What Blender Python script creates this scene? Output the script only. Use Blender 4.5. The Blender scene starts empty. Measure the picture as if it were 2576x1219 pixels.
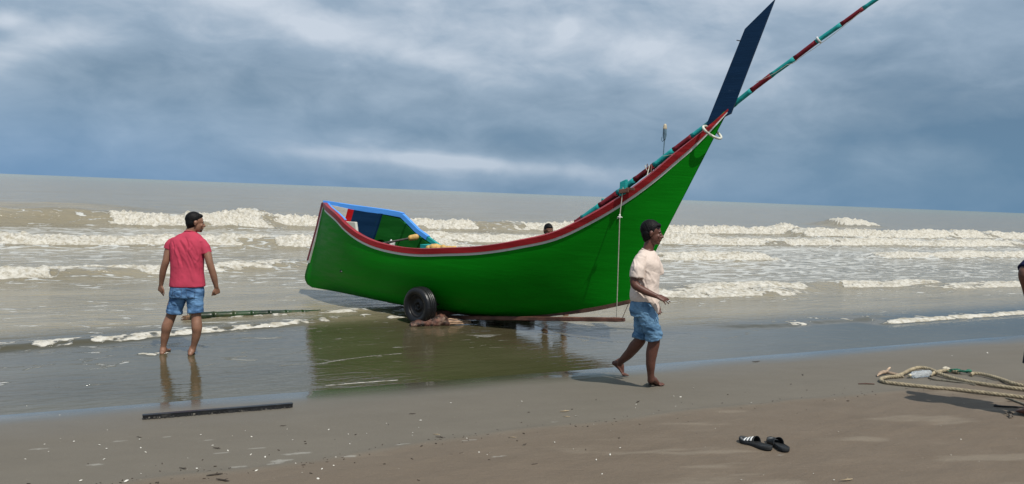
import bpy, bmesh, math, random
import numpy as np
from mathutils import Vector, Matrix, noise as mnoise

C = bpy.context.scene.collection
SC = bpy.context.scene
random.seed(7)

# ------------------------------------------------------------------ camera
CZ = 2.07
cam_data = bpy.data.cameras.new('camera')
cam = bpy.data.objects.new('camera', cam_data)
C.objects.link(cam)
cam_data.sensor_width = 36.0
cam_data.lens = 27.71
cam_data.clip_start = 0.05
cam_data.clip_end = 20000
PITCH = math.radians(90 - 3.54)
ROLL = math.radians(2.22)
cam.matrix_world = Matrix.Translation((0, 0, CZ)) @ Matrix.Rotation(PITCH, 4, 'X') @ Matrix.Rotation(ROLL, 4, 'Z')
SC.camera = cam

# ------------------------------------------------------------------ light
SUN_EL = math.radians(56)
SUN_XY = Vector((0.535, -0.845)).normalized()
SUN_DIR = Vector((SUN_XY.x * math.cos(SUN_EL), SUN_XY.y * math.cos(SUN_EL), math.sin(SUN_EL)))
sd = bpy.data.lights.new('sun', 'SUN')
sd.energy = 4.1
sd.angle = math.radians(0.5)
sd.color = (1.0, 0.95, 0.87)
sun = bpy.data.objects.new('sun', sd)
C.objects.link(sun)
sun.rotation_euler = (-SUN_DIR).to_track_quat('-Z', 'Y').to_euler()

SC.view_settings.view_transform = 'Standard'
SC.view_settings.look = 'None'
SC.view_settings.exposure = 0.0
SC.view_settings.gamma = 1.0
SC.view_settings.use_curve_mapping = False


class NT:
    """small node-tree writer"""
    def __init__(self, tree):
        self.t = tree
        self.n = tree.nodes
        self.l = tree.links

    def node(self, typ, **kw):
        nd = self.n.new(typ)
        for k, v in kw.items():
            setattr(nd, k, v)
        return nd

    def put(self, sock, val):
        if isinstance(val, bpy.types.NodeSocket):
            self.l.new(val, sock)
        else:
            sock.default_value = val

    def math(self, op, a, b=0.0, c=None, clamp=False):
        nd = self.node('ShaderNodeMath', operation=op)
        nd.use_clamp = clamp
        self.put(nd.inputs[0], a)
        self.put(nd.inputs[1], b)
        if c is not None:
            self.put(nd.inputs[2], c)
        return nd.outputs[0]

    def vmath(self, op, a, b=(0, 0, 0)):
        nd = self.node('ShaderNodeVectorMath', operation=op)
        self.put(nd.inputs[0], a)
        self.put(nd.inputs[1], b)
        return nd.outputs[1] if op in ('DOT_PRODUCT', 'LENGTH', 'DISTANCE') else nd.outputs[0]

    def mapping(self, v, scale=(1, 1, 1), loc=(0, 0, 0), rot=(0, 0, 0)):
        nd = self.node('ShaderNodeMapping')
        self.put(nd.inputs['Vector'], v)
        nd.inputs['Scale'].default_value = scale
        nd.inputs['Location'].default_value = loc
        nd.inputs['Rotation'].default_value = rot
        return nd.outputs[0]

    def noise(self, v, scale, detail=4, rough=0.55, dist=0.0):
        nd = self.node('ShaderNodeTexNoise')
        self.put(nd.inputs['Vector'], v)
        nd.inputs['Scale'].default_value = scale
        nd.inputs['Detail'].default_value = detail
        nd.inputs['Roughness'].default_value = rough
        nd.inputs['Distortion'].default_value = dist
        return nd.outputs[0]

    def smooth(self, v, a, b, lo=0.0, hi=1.0):
        nd = self.node('ShaderNodeMapRange', interpolation_type='SMOOTHSTEP')
        self.put(nd.inputs[0], v)
        self.put(nd.inputs[1], a)
        self.put(nd.inputs[2], b)
        self.put(nd.inputs[3], lo)
        self.put(nd.inputs[4], hi)
        return nd.outputs[0]

    def mix(self, f, a, b):
        nd = self.node('ShaderNodeMix', data_type='RGBA')
        self.put(nd.inputs[0], f)
        self.put(nd.inputs[6], a if isinstance(a, bpy.types.NodeSocket) else tuple(a) + (1,) * (4 - len(a)))
        self.put(nd.inputs[7], b if isinstance(b, bpy.types.NodeSocket) else tuple(b) + (1,) * (4 - len(b)))
        return nd.outputs[2]

    def attr(self, name):
        return self.node('ShaderNodeAttribute', attribute_name=name).outputs['Fac']


# ------------------------------------------------------------------ sky
world = bpy.data.worlds.new('World')
SC.world = world
world.use_nodes = True
W = NT(world.node_tree)
for nd in list(W.n):
    W.n.remove(nd)
out = W.node('ShaderNodeOutputWorld')
bg = W.node('ShaderNodeBackground')
bg.inputs['Strength'].default_value = 0.1
sky = W.node('ShaderNodeTexSky', sky_type='NISHITA')
sky.sun_disc = False
sky.sun_elevation = SUN_EL
sky.sun_rotation = math.atan2(SUN_XY.x, SUN_XY.y)
sky.air_density = 1.0
sky.dust_density = 1.5
tc = W.node('ShaderNodeTexCoord').outputs['Generated']
sep = W.node('ShaderNodeSeparateXYZ')
W.put(sep.inputs[0], tc)
dx, dy, dz = sep.outputs
elev = W.math('MAXIMUM', dz, 0.0)
azr = W.math('DIVIDE', dx, W.math('ADD', W.math('ABSOLUTE', dy), 0.15))   # about tan(azimuth) ahead
# layered overcast: long soft banks, stretched along the horizon, tilted down to the right
v1 = W.mapping(tc, scale=(1.0, 1.0, 2.8), rot=(0, math.radians(8), 0))
warp = W.noise(v1, 1.3, 3, 0.5)
v1w = W.vmath('ADD', v1, W.vmath('SCALE', (0.5, 0.5, 0.9)))
n_big = W.noise(v1, 1.55, 3, 0.45, 0.6)
n_mid = W.noise(W.mapping(tc, scale=(1.0, 1.0, 2.3), loc=(3.1, 1.7, 0.4), rot=(0, math.radians(14), 0)), 3.6, 5, 0.5, 0.7)
n_fine = W.noise(W.mapping(tc, scale=(1, 1, 2.2), loc=(0.3, 5.1, 2.2)), 11.0, 6, 0.55, 0.3)


def blob(cx, cz, wx, wz, tilt=0.0):
    """a soft bank of cloud at a bearing (tan of azimuth) and height in the sky"""
    x = W.math('SUBTRACT', azr, cx)
    z = W.math('SUBTRACT', W.math('SUBTRACT', dz, cz), W.math('MULTIPLY', x, tilt))
    d = W.math('ADD', W.math('POWER', W.math('ABSOLUTE', W.math('DIVIDE', x, wx)), 2.0),
               W.math('POWER', W.math('ABSOLUTE', W.math('DIVIDE', z, wz)), 2.0))
    return W.math('POWER', 2.718, W.math('MULTIPLY', d, -1.0))


base_up = W.smooth(dz, 0.06, 0.27)
tone = W.math('ADD', W.math('MULTIPLY', base_up, 0.32), 0.36)
tone = W.math('ADD', tone, W.math('MULTIPLY', W.math('SUBTRACT', n_big, 0.5), 0.60))
tone = W.math('ADD', tone, W.math('MULTIPLY', W.math('SUBTRACT', n_mid, 0.5), 0.78))
tone = W.math('ADD', tone, W.math('MULTIPLY', W.math('SUBTRACT', n_fine, 0.5), 0.8))
for amp, args in [
        (0.42, (-0.53, 0.135, 0.12, 0.020, 0.38)),
        (0.45, (-0.55, 0.158, 0.030, 0.010, 0.1)),
        (0.36, (-0.25, 0.200, 0.16, 0.024, -0.22)),
        (0.34, (-0.60, 0.215, 0.12, 0.030, 0.0)),
        (0.16, (0.06, 0.200, 0.18, 0.045, -0.1)),
        (0.22, (0.050, 0.204, 0.012, 0.014, 0.3)),
        (0.22, (0.19, 0.145, 0.12, 0.04, -0.2)),
        (0.44, (-0.10, 0.038, 0.17, 0.0085, -0.03)),
        (0.26, (0.02, 0.028, 0.16, 0.014, -0.03)),
        (0.16, (-0.08, 0.030, 0.30, 0.035, -0.03)),
        (0.10, (-0.45, 0.075, 0.12, 0.018, -0.1)),
        (-0.06, (0.42, 0.20, 0.22, 0.06, 0.0)),
        (-0.26, (-0.61, 0.142, 0.075, 0.018, 0.0)),
        (-0.12, (-0.27, 0.125, 0.16, 0.030, -0.18)),
        (-0.10, (-0.10, 0.072, 0.25, 0.014, -0.04)),
        (-0.30, (0.50, 0.085, 0.22, 0.040, -0.05)),
        (0.10, (0.47, 0.062, 0.05, 0.012, -0.1)),
        (-0.12, (0.38, 0.150, 0.10, 0.03, -0.3))]:
    tone = W.math('ADD', tone, W.math('MULTIPLY', blob(*args), amp))
ramp = W.node('ShaderNodeValToRGB')
W.put(ramp.inputs[0], tone)
cr = ramp.color_ramp
cr.elements[0].position = 0.0
cr.elements[0].color = (0.120, 0.215, 0.330, 1)
cr.elements[1].position = 1.0
cr.elements[1].color = (0.60, 0.67, 0.76, 1)
e = cr.elements.new(0.30); e.color = (0.195, 0.290, 0.400, 1)
e = cr.elements.new(0.62); e.color = (0.320, 0.420, 0.535, 1)
cloud = ramp.outputs[0]
# clearer blue air low over the sea, deeper to the right
low = W.smooth(dz, 0.13, 0.0)
lowcol = W.mix(W.smooth(azr, -0.6, 0.6), (0.170, 0.335, 0.570), (0.120, 0.255, 0.415))
lowf = W.math('MULTIPLY', W.math('MULTIPLY', low, 0.66), W.math('SUBTRACT', 1.0, W.math('MULTIPLY', blob(-0.06, 0.035, 0.26, 0.06), 0.6)))
cloud = W.mix(lowf, cloud, lowcol)
col10 = W.vmath('SCALE', cloud)
sc = col10.node
sc.inputs['Scale'].default_value = 10.0
final = W.mix(0.93, sky.outputs[0], col10)
W.put(bg.inputs['Color'], final)
W.l.new(bg.outputs[0], out.inputs[0])


# ------------------------------------------------------------------ helpers
TH = math.radians(27)                       # the shore runs 27 degrees off the line of sight's normal
ET = (math.cos(TH), math.sin(TH))
EQ = (-math.sin(TH), math.cos(TH))
F0 = 1983.0
MC = np.array(cam.matrix_world.to_3x3())


def ray(u, v):
    return MC @ np.array([(u - 1288) / F0, (609.5 - v) / F0, -1.0])


def P(u, v, Y):
    """world point seen at u, v at the distance Y ahead"""
    d = ray(u, v)
    return Vector((d * (Y / d[1])).tolist()) + Vector((0, 0, CZ))


def _h(ix, iy, seed):
    x = (ix.astype(np.int64) * 374761393 + iy.astype(np.int64) * 668265263 + seed * 982451653) & 0xffffffff
    x = ((x ^ (x >> 13)) * 1274126177) & 0xffffffff
    x = x ^ (x >> 16)
    return (x & 0xffff) / 65535.0


def vnoise(x, y, seed=0):
    x = np.asarray(x, float); y = np.asarray(y, float)
    x, y = np.broadcast_arrays(x, y)
    x0 = np.floor(x); y0 = np.floor(y)
    fx = x - x0; fy = y - y0
    fx = fx * fx * fx * (fx * (fx * 6 - 15) + 10); fy = fy * fy * fy * (fy * (fy * 6 - 15) + 10)
    a = _h(x0, y0, seed); b = _h(x0 + 1, y0, seed); c = _h(x0, y0 + 1, seed); d = _h(x0 + 1, y0 + 1, seed)
    return (a + (b - a) * fx) * (1 - fy) + (c + (d - c) * fx) * fy


def fbm(x, y, octv=4, seed=0, gain=0.5):
    s = 0; a = 1; t = 0
    for o in range(octv):
        s = s + a * vnoise(np.asarray(x) * 2 ** o + 17.3 * o, np.asarray(y) * 2 ** o - 9.1 * o, seed + o)
        t += a; a *= gain
    return s / t


def sstep(x, a, b):
    t = np.clip((np.asarray(x, float) - a) / (b - a), 0, 1)
    return t * t * (3 - 2 * t)


def sand_z(x, y):
    x = np.asarray(x, float); y = np.asarray(y, float)
    q = x * EQ[0] + y * EQ[1]; p = x * ET[0] + y * ET[1]
    s = 7.9 - q
    z = np.where(s < 2, 0.085 * s, 0.17 + 0.055 * (s - 2))
    z = np.where(s > 12, 0.72 + 0.0 * s, z)
    z = z + 0.016 * (fbm(p * 0.55, q * 0.55, 3, 5) - 0.5) * sstep(np.abs(s), 0, 0.3)
    return z


def ground(u, v):
    """where the sight line through u, v meets the beach or the water"""
    z = 0.0
    d = ray(u, v)
    for _ in range(50):
        s = (z - CZ) / d[2]
        z = 0.5 * z + 0.5 * max(float(sand_z(s * d[0], s * d[1])), 0.0)
    s = (z - CZ) / d[2]
    return Vector((s * d[0], s * d[1], z))


def tag(o, label=None, cat=None, group=None, kind=None):
    if label: o['label'] = label
    if cat: o['category'] = cat
    if group: o['group'] = group
    if kind: o['kind'] = kind
    return o


def empty(name, loc, label, cat, group=None):
    o = bpy.data.objects.new(name, None)
    o.empty_display_size = 0.1
    o.location = loc
    C.objects.link(o)
    return tag(o, label, cat, group)


def link(name, me, mat=None, parent=None, smooth=True):
    """mesh with world coordinates; when parented it keeps its place"""
    o = bpy.data.objects.new(name, me)
    C.objects.link(o)
    if mat is not None:
        for m in (mat if isinstance(mat, (list, tuple)) else [mat]):
            me.materials.append(m)
    if smooth:
        me.polygons.foreach_set('use_smooth', [True] * len(me.polygons))
    if parent is not None:
        o.parent = parent
        base = parent.location if parent.parent is None else parent.parent.location
        if parent.type == 'EMPTY':
            o.location = -Vector(parent.location)
    return o


class MB:
    """collects closed shapes, then builds one mesh object"""
    def __init__(self):
        self.v = []; self.f = []; self.mi = []

    def add(self, vs, fs, mi=0):
        k = len(self.v)
        self.v += [tuple(q) for q in vs]
        self.f += [tuple(i + k for i in f) for f in fs]
        self.mi += [mi] * len(fs)
        return self

    def rings(self, rings, cap=True, closed=True, mi=0):
        n = len(rings[0]); vs = [q for r in rings for q in r]; fs = []
        for i in range(len(rings) - 1):
            for j in range(n if closed else n - 1):
                a = i * n + j; b = i * n + (j + 1) % n
                fs.append((a, b, b + n, a + n))
        if cap:
            fs.append(tuple(reversed(range(n))))
            fs.append(tuple((len(rings) - 1) * n + j for j in range(n)))
        return self.add(vs, fs, mi)

    def tube(self, pts, rad, seg=12, flat=1.0, side=None, round_ends=True, mi=0):
        pts = [Vector(p) for p in pts]
        if not isinstance(rad, (list, tuple)): rad = [rad] * len(pts)
        rings = []; prev = None
        T = []
        for i in range(len(pts)):
            t = (pts[min(i + 1, len(pts) - 1)] - pts[max(i - 1, 0)])
            T.append(t.normalized() if t.length > 1e-9 else Vector((0, 0, 1)))
        s = Vector(side) if side is not None else (Vector((0, 0, 1)).cross(T[0]) if abs(T[0].z) < 0.9 else Vector((1, 0, 0)))

        def ring(c, t, s, r):
            s = (s - t * s.dot(t)).normalized(); b = t.cross(s)
            return [c + s * (r * math.cos(2 * math.pi * k / seg)) + b * (r * flat * math.sin(2 * math.pi * k / seg)) for k in range(seg)], s
        if round_ends:
            for ang in (80, 60, 35, 15):
                a = math.radians(ang)
                r_, s = ring(pts[0] - T[0] * rad[0] * math.sin(a) * min(1, flat), T[0], s, rad[0] * math.cos(a)); rings.append(r_)
        for c, t, r in zip(pts, T, rad):
            r_, s = ring(c, t, s, r); rings.append(r_)
        if round_ends:
            for ang in (15, 35, 60, 80):
                a = math.radians(ang)
                r_, s = ring(pts[-1] + T[-1] * rad[-1] * math.sin(a) * min(1, flat), T[-1], s, rad[-1] * math.cos(a)); rings.append(r_)
        return self.rings(rings, mi=mi)

    def ell(self, c, ax, seg=20, rg=14, mi=0):
        """ellipsoid; ax = three vectors"""
        c = Vector(c); a, b, d = [Vector(q) for q in ax]
        rings = []
        for i in range(1, rg):
            th = math.pi * i / rg
            rings.append([c + d * -math.cos(th) + (a * math.cos(2 * math.pi * k / seg) + b * math.sin(2 * math.pi * k / seg)) * math.sin(th) for k in range(seg)])
        return self.rings(rings, mi=mi)

    def box(self, c, ax, mi=0):
        c = Vector(c); a, b, d = [Vector(q) for q in ax]
        vs = [c + a * x + b * y + d * z for z in (-1, 1) for x, y in ((-1, -1), (1, -1), (1, 1), (-1, 1))]
        return self.add(vs, [(3, 2, 1, 0), (4, 5, 6, 7), (0, 1, 5, 4), (1, 2, 6, 5), (2, 3, 7, 6), (3, 0, 4, 7)], mi)

    def mesh(self, name):
        me = bpy.data.meshes.new(name)
        me.from_pydata(self.v, [], self.f)
        for p, m in zip(me.polygons, self.mi): p.material_index = m
        bm = bmesh.new(); bm.from_mesh(me)
        bmesh.ops.recalc_face_normals(bm, faces=bm.faces)
        bm.to_mesh(me); bm.free()
        return me

    def build(self, name, mat, parent=None, smooth=True, bevel=0):
        me = self.mesh(name)
        if bevel:
            bm = bmesh.new(); bm.from_mesh(me)
            bmesh.ops.bevel(bm, geom=list(bm.edges), offset=bevel, segments=2, affect='EDGES', profile=0.6)
            bm.to_mesh(me); bm.free()
        return link(name, me, mat, parent, smooth)

    def skin(self, name, mat, parent, voxel=0.006, smooth_it=4, deform=None):
        """fuses everything into one continuous surface"""
        me = self.mesh(name + '_raw')
        tmp = bpy.data.objects.new('tmp', me); C.objects.link(tmp)
        m = tmp.modifiers.new('r', 'REMESH'); m.mode = 'VOXEL'; m.voxel_size = voxel
        if smooth_it:
            s = tmp.modifiers.new('s', 'SMOOTH'); s.factor = 0.5; s.iterations = smooth_it
        dg = bpy.context.evaluated_depsgraph_get()
        dg.update()
        me2 = bpy.data.meshes.new_from_object(tmp.evaluated_get(dg))
        bpy.data.objects.remove(tmp); bpy.data.meshes.remove(me)
        me2.name = name
        if deform:
            n = len(me2.vertices)
            co = np.empty(n * 3); me2.vertices.foreach_get('co', co); co = co.reshape(-1, 3)
            no = np.empty(n * 3); me2.vertices.foreach_get('normal', no); no = no.reshape(-1, 3)
            co = deform(co, no)
            me2.vertices.foreach_set('co', co.ravel()); me2.update()
        return link(name, me2, mat, parent)


def principled(name, base, rough=0.6, var=0.12, scale=8.0, bump=0.0, bscale=40.0, spec=0.5, stretch=(1, 1, 1), metal=0.0, dirt=None, dirt_amt=0.3, dirt_scale=3.0, sss=0.0):
    m = bpy.data.materials.new(name)
    m.use_nodes = True
    N = NT(m.node_tree)
    b = N.n['Principled BSDF']
    tcn = N.node('ShaderNodeTexCoord').outputs['Object']
    v = N.mapping(tcn, scale=stretch)
    n1 = N.noise(v, scale, 5, 0.6)
    lo = tuple(c * (1 - var * 1.6) for c in base); hi = tuple(min(1, c * (1 + var * 1.6)) for c in base)
    colr = N.mix(N.smooth(n1, 0.3, 0.7), lo, hi)
    if dirt:
        n2 = N.noise(N.mapping(tcn, scale=stretch, loc=(4, 2, 1)), dirt_scale, 7, 0.65, 0.5)
        colr = N.mix(N.math('MULTIPLY', N.smooth(n2, 0.52, 0.72), dirt_amt), colr, dirt)
    N.put(b.inputs['Base Color'], colr)
    N.put(b.inputs['Roughness'], N.smooth(n1, 0.2, 0.8, rough * 0.85, min(1, rough * 1.15)))
    b.inputs['Specular IOR Level'].default_value = spec
    b.inputs['Metallic'].default_value = metal
    if sss:
        b.inputs['Subsurface Weight'].default_value = sss
        b.inputs['Subsurface Radius'].default_value = (0.012, 0.005, 0.003)
    if bump:
        bn = N.node('ShaderNodeBump')
        bn.inputs['Strength'].default_value = 1.0
        bn.inputs['Distance'].default_value = bump
        N.put(bn.inputs['Height'], N.noise(v, bscale, 4, 0.6))
        N.put(b.inputs['Normal'], bn.outputs[0])
    return m


# ------------------------------------------------------------------ sand
def polar_grid(az, rr):
    A, R = np.meshgrid(az, rr)
    return R * np.sin(A), R * np.cos(A)


def grid_mesh(name, X, Y, Z, attrs):
    nr, nc = X.shape
    me = bpy.data.meshes.new(name)
    n = nr * nc
    me.vertices.add(n)
    me.vertices.foreach_set('co', np.stack([X, Y, Z], -1).astype(np.float32).ravel())
    i = np.arange((nr - 1) * (nc - 1)); r = i // (nc - 1); c = i % (nc - 1)
    a = r * nc + c
    quads = np.stack([a, a + 1, a + nc + 1, a + nc], -1).astype(np.int32)
    # rows go outward, columns go right: keep the faces looking up
    quads = quads[:, ::1]
    me.loops.add(quads.size)
    me.loops.foreach_set('vertex_index', quads.ravel())
    me.polygons.add(len(quads))
    me.polygons.foreach_set('loop_start', np.arange(len(quads), dtype=np.int32) * 4)
    me.polygons.foreach_set('use_smooth', np.ones(len(quads), bool))
    for k, v in attrs.items():
        at = me.attributes.new(k, 'FLOAT', 'POINT')
        at.data.foreach_set('value', v.astype(np.float32).ravel())
    me.update()
    me.validate()
    return me


az_d = np.radians(np.linspace(-37, 37, 760))
az_side = np.radians(np.linspace(37, 180, 36)[1:])
AZ = np.concatenate([-az_side[::-1], az_d, az_side])

rs = np.concatenate([[0.4, 0.9, 1.4, 1.9, 2.3], np.exp(np.linspace(math.log(2.7), math.log(15), 520)), np.exp(np.linspace(math.log(15), math.log(6000), 60))[1:]])
SX, SY = polar_grid(AZ, rs)
SP = SX * ET[0] + SY * ET[1]; SQ = SX * EQ[0] + SY * EQ[1]
SZ = sand_z(SX, SY)
SZ = np.maximum(SZ, -3.0 - 0.002 * np.hypot(SX, SY))
wrack_q = 5.35 + 0.10 * SP + 0.7 * (fbm(SP * 0.35, SP * 0, 3, 21) - 0.5) - 0.012 * SP ** 2
wrack_q = np.clip(wrack_q, 3.0, 6.2)
dry = sstep(wrack_q - SQ, -0.06, 0.10) * 0.75 + 0.25 * sstep(wrack_q - SQ, -0.3, 1.2)
near = sstep(np.hypot(SX, SY), 16, 10)
rip = fbm(SP * 1.1 + SQ * 0.5, SQ * 4.5 - SP * 0.9, 4, 40)
foot = fbm(SP * 3.2, SQ * 3.2, 4, 61)
SZ = SZ + near * (dry * (0.016 * (rip - 0.5) + 0.014 * (foot - 0.5)) + 0.0035 * (fbm(SP * 2, SQ * 5, 3, 71) - 0.5))
SZ = SZ + near * 0.012 * np.exp(-((SQ - wrack_q) / 0.06) ** 2) * fbm(SP * 4, SQ * 4, 2, 33)
film = sstep(SZ, 0.062 + 0.05 * (fbm(SP * 0.5, SQ * 2, 3, 90) - 0.5), -0.012)
film2 = sstep(SZ, 0.13 + 0.06 * (fbm(SP * 0.6, SQ * 2, 3, 91) - 0.5), 0.02)
streak = sstep(fbm(SP * 0.9 - SQ * 0.6, SQ * 5.0 + SP * 1.6, 4, 140), 0.60, 0.78) * dry
froth = np.zeros_like(SX)
for (fu, fv, fa, fb_) in ((708, 1160, .07, .03), (742, 1142, .10, .02), (690, 1168, .05, .02), (648, 1128, .05, .015), (560, 1140, .05, .015), (300, 1110, .05, .015), (415, 1100, .04, .012), (520, 1068 + 40, .05, .012), (1010, 1120, .05, .015),
                          (880, 1150, .05, .015), (1180, 1108, .05, .012), (240, 1170, .05, .015), (1960, 1145, .03, .01), (1255, 1148, .06, .012), (100, 1130, .06, .015), (1400, 1062, .06, .012), (600, 1175, .05, .015)):
    g = ground(fu, fv)
    d = ((SX - g.x) / fa) ** 2 + ((SY - g.y - (SX - g.x) * .3) / fb_) ** 2
    froth = np.maximum(froth, np.exp(-d * 0.6))
froth = sstep(froth * (0.3 + 1.4 * fbm(SX * 22, SY * 22, 3, 77)), 0.40, 0.75)
sand_me = grid_mesh('sand', SX, SY, SZ, dict(film=film, damp=film2, dry=dry, streak=streak, froth=froth))

m = bpy.data.materials.new('sand')
m.use_nodes = True
N = NT(m.node_tree); b = N.n['Principled BSDF']
obc = N.node('ShaderNodeTexCoord').outputs['Object']
film_a = N.attr('film'); damp_a = N.attr('damp'); dry_a = N.attr('dry'); st_a = N.attr('streak')
grain = N.noise(obc, 260.0, 3, 0.7)
mott = N.noise(N.mapping(obc, scale=(1, 1.8, 1), rot=(0, 0, -TH)), 2.2, 6, 0.6)
wetc = N.mix(mott, (0.138, 0.122, 0.097), (0.176, 0.157, 0.126))
dryc = N.mix(mott, (0.136, 0.105, 0.076), (0.186, 0.147, 0.109))
c = N.mix(dry_a, wetc, dryc)
c = N.mix(N.math('MULTIPLY', st_a, 0.55), c, (0.25, 0.21, 0.16))
c = N.mix(N.math('MULTIPLY', damp_a, 0.5), c, (0.148, 0.132, 0.105))
c = N.mix(N.math('MULTIPLY', N.attr('froth'), 0.45), c, (0.42, 0.41, 0.37))
c = N.mix(film_a, c, (0.074, 0.067, 0.044))
spk = N.smooth(N.noise(obc, 60.0, 2, 0.5), 0.68, 0.74)
c = N.mix(N.math('MULTIPLY', spk, 0.2), c, (0.05, 0.042, 0.033))
spl = N.smooth(N.noise(N.mapping(obc, loc=(9, 3, 0)), 42.0, 2, 0.5), 0.74, 0.78)
c = N.mix(N.math('MULTIPLY', spl, 0.5), c, (0.42, 0.38, 0.32))
c = N.mix(N.math('MULTIPLY', N.math('SUBTRACT', grain, 0.45, clamp=True), N.math('SUBTRACT', 1.6, film_a)), c, (0.06, 0.05, 0.04))
N.put(b.inputs['Base Color'], c)
N.put(b.inputs['Roughness'], N.math('SUBTRACT', N.math('SUBTRACT', 0.72, N.math('MULTIPLY', damp_a, 0.22)), N.math('MULTIPLY', film_a, 0.38)))
b.inputs['IOR'].default_value = 1.33
N.put(b.inputs['Specular IOR Level'], N.math('ADD', 0.25, N.math('MULTIPLY', damp_a, 0.3)))
N.put(b.inputs['Coat Weight'], N.math('MULTIPLY', film_a, 1.0))
b.inputs['Coat IOR'].default_value = 1.42
b.inputs['Coat Roughness'].default_value = 0.06
bn = N.node('ShaderNodeBump'); bn.inputs['Distance'].default_value = 0.006
hh = N.math('ADD', N.math('MULTIPLY', grain, 0.35), N.math('ADD', N.noise(obc, 35.0, 4, 0.6), N.noise(N.mapping(obc, scale=(1, 2.5, 1), rot=(0, 0, -TH)), 8.0, 4, 0.6)))
N.put(bn.inputs['Height'], hh)
N.put(bn.inputs['Strength'], N.math('ADD', N.math('MULTIPLY', dry_a, 0.75), N.math('SUBTRACT', 0.30, N.math('MULTIPLY', film_a, 0.26))))
N.put(b.inputs['Normal'], bn.outputs[0])
MAT_SAND = m
tag(link('sand_beach', sand_me, MAT_SAND), kind='structure')

# ------------------------------------------------------------------ sea
rw = np.concatenate([np.exp(np.linspace(math.log(5.6), math.log(14), 330)), np.exp(np.linspace(math.log(14), math.log(75), 620))[1:],
                     np.exp(np.linspace(math.log(75), math.log(260), 110))[1:], np.exp(np.linspace(math.log(260), math.log(9000), 30))[1:]])
X, Y = polar_grid(AZ, rw)
PP = X * ET[0] + Y * ET[1]; QQ = X * EQ[0] + Y * EQ[1]
Z = np.zeros_like(X); foam = np.zeros_like(X); lace = np.zeros_like(X)
wig = fbm(PP * 0.05, QQ * 0.02, 3, 3) - 0.5


def pm(p, a, b, s=2.0):
    return sstep(p, a - s, a) * (1 - sstep(p, b, b + s))


lump = fbm(PP * 3.0, QQ * 3.2, 5, 11, 0.64)
lump2 = fbm(PP * 6.5, QQ * 6.5, 3, 15, 0.6)
spike = vnoise(PP * 5.0, PP * 0 + 3, 77)


def front(q0, slope, p0, p1, h, wf, wb, fm, wiggle=1.0, seed=0, trail=3.0, tl=0.55, soft=2.0, froth=1.0, ragged=0.5):
    """a wave front running along the shore; fm = how far along it has broken"""
    global Z, foam, lace
    mid = PP
    line = q0 + slope * PP + wiggle * (fbm(PP * 0.09, PP * 0, 3, 100 + seed) - 0.5) * 2 + ragged * (fbm(PP * 0.7, PP * 0 + 5, 4, 120 + seed, 0.6) - 0.5)
    x = QQ - line
    M = pm(PP, p0, p1, soft)
    if seed == 3: h = h * (1 + 0.35 * (1 - sstep(PP, -2.5, 0.5)))
    hv = h * (0.60 + 0.80 * fbm(PP * 0.20, PP * 0, 4, 140 + seed))
    prof = np.where(x < 0, np.exp(-(np.abs(x) / wf) ** 2.2), np.exp(-(x / wb) ** 1.4))
    Z = Z + M * hv * prof
    fmask = M * (fm(PP) if callable(fm) else fm)
    core = sstep(x, -wf * 1.35, -wf * 0.95) * (1 - sstep(x, 0.10 * wb + 0.25 * wf, 0.55 * wb + 0.5 * wf * spike))
    fr = fmask * core
    br = fbm(PP * 0.45, QQ * 0.5 + seed * 3, 4, 200 + seed, 0.6)
    tongue = fbm(PP * 1.6, QQ * 0.9, 3, 230 + seed)
    if seed == 17: br = br * 0 + 1
    fr = fr * sstep(br, 0.27, 0.45) * (1 - 0.75 * sstep(x, 0, wf * (0.4 + 2.2 * tongue)))
    edge = sstep(fr + (lump - 0.5) * 1.0 + (lump2 - 0.5) * 0.8, 0.20, 0.80) * (fr > 0.02)
    Z = Z + fr * h * froth * ((lump - 0.5) * 0.72 + (lump2 - 0.5) * 0.55 + 0.22 * np.maximum(spike - 0.6, 0) * (x > -0.3 * wf))
    foam = np.maximum(foam, edge)
    tr = fmask * sstep(x, -wf, 0) * np.exp(-np.maximum(x, 0) / trail) * tl
    lace = np.maximum(lace, tr)


# swell far out
far = sstep(QQ, 30, 50)
Z = Z + far * 0.12 * (fbm(PP * 0.03, QQ * 0.11 + wig, 3, 8) - 0.5) * 2 + 0.035 * sstep(QQ, 12.5, 20) * (fbm(PP * 0.35, QQ * 0.9, 4, 9) - 0.5) * 2
Z = Z + 0.006 * sstep(QQ, 8.6, 12) * (fbm(PP * 0.9, QQ * 3, 3, 19) - 0.5) * 2

# outer swell and breakers
front(58, 0.0, -30, -2, 0.34, 2.2, 5.0, 0.0, 1.5, 1, soft=7)
front(56.5, 0.0, 66, 69, 0.75, 1.6, 3.0, 0.9, 0.8, 2, trail=1.5, tl=0.3, soft=2.5)
front(37.6, 0.0, -22, 5.5, 0.62, 1.15, 3.4, lambda p: sstep(p, -0.6, 0.6), 0.8, 3, trail=3.0, tl=0.75, soft=2)
front(38.4, 0.0, 6, 40, 0.52, 0.95, 2.6, lambda p: sstep(p, 5.5, 8) * (1 - 0.75 * pm(p, 17.5, 19, 0.6)), 0.8, 4, trail=3.5, tl=0.8, soft=2)
front(36.3, 0.0, 40, 120, 0.55, 1.0, 2.8, 1.0, 0.8, 5, trail=3.5, tl=0.8, soft=2)
front(27.2, 0.02, -20, 10, 0.34, 0.75, 2.0, 0.95, 1.0, 6, trail=6.0, tl=0.95, soft=3)
front(29.6, 0.0, 8, 24, 0.30, 0.7, 1.8, 0.9, 0.8, 7, trail=5.0, tl=0.85, soft=3)
front(28.6, 0.0, 23, 90, 0.34, 0.75, 2.0, 0.95, 0.8, 8, trail=6.0, tl=0.95, soft=3)
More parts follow.
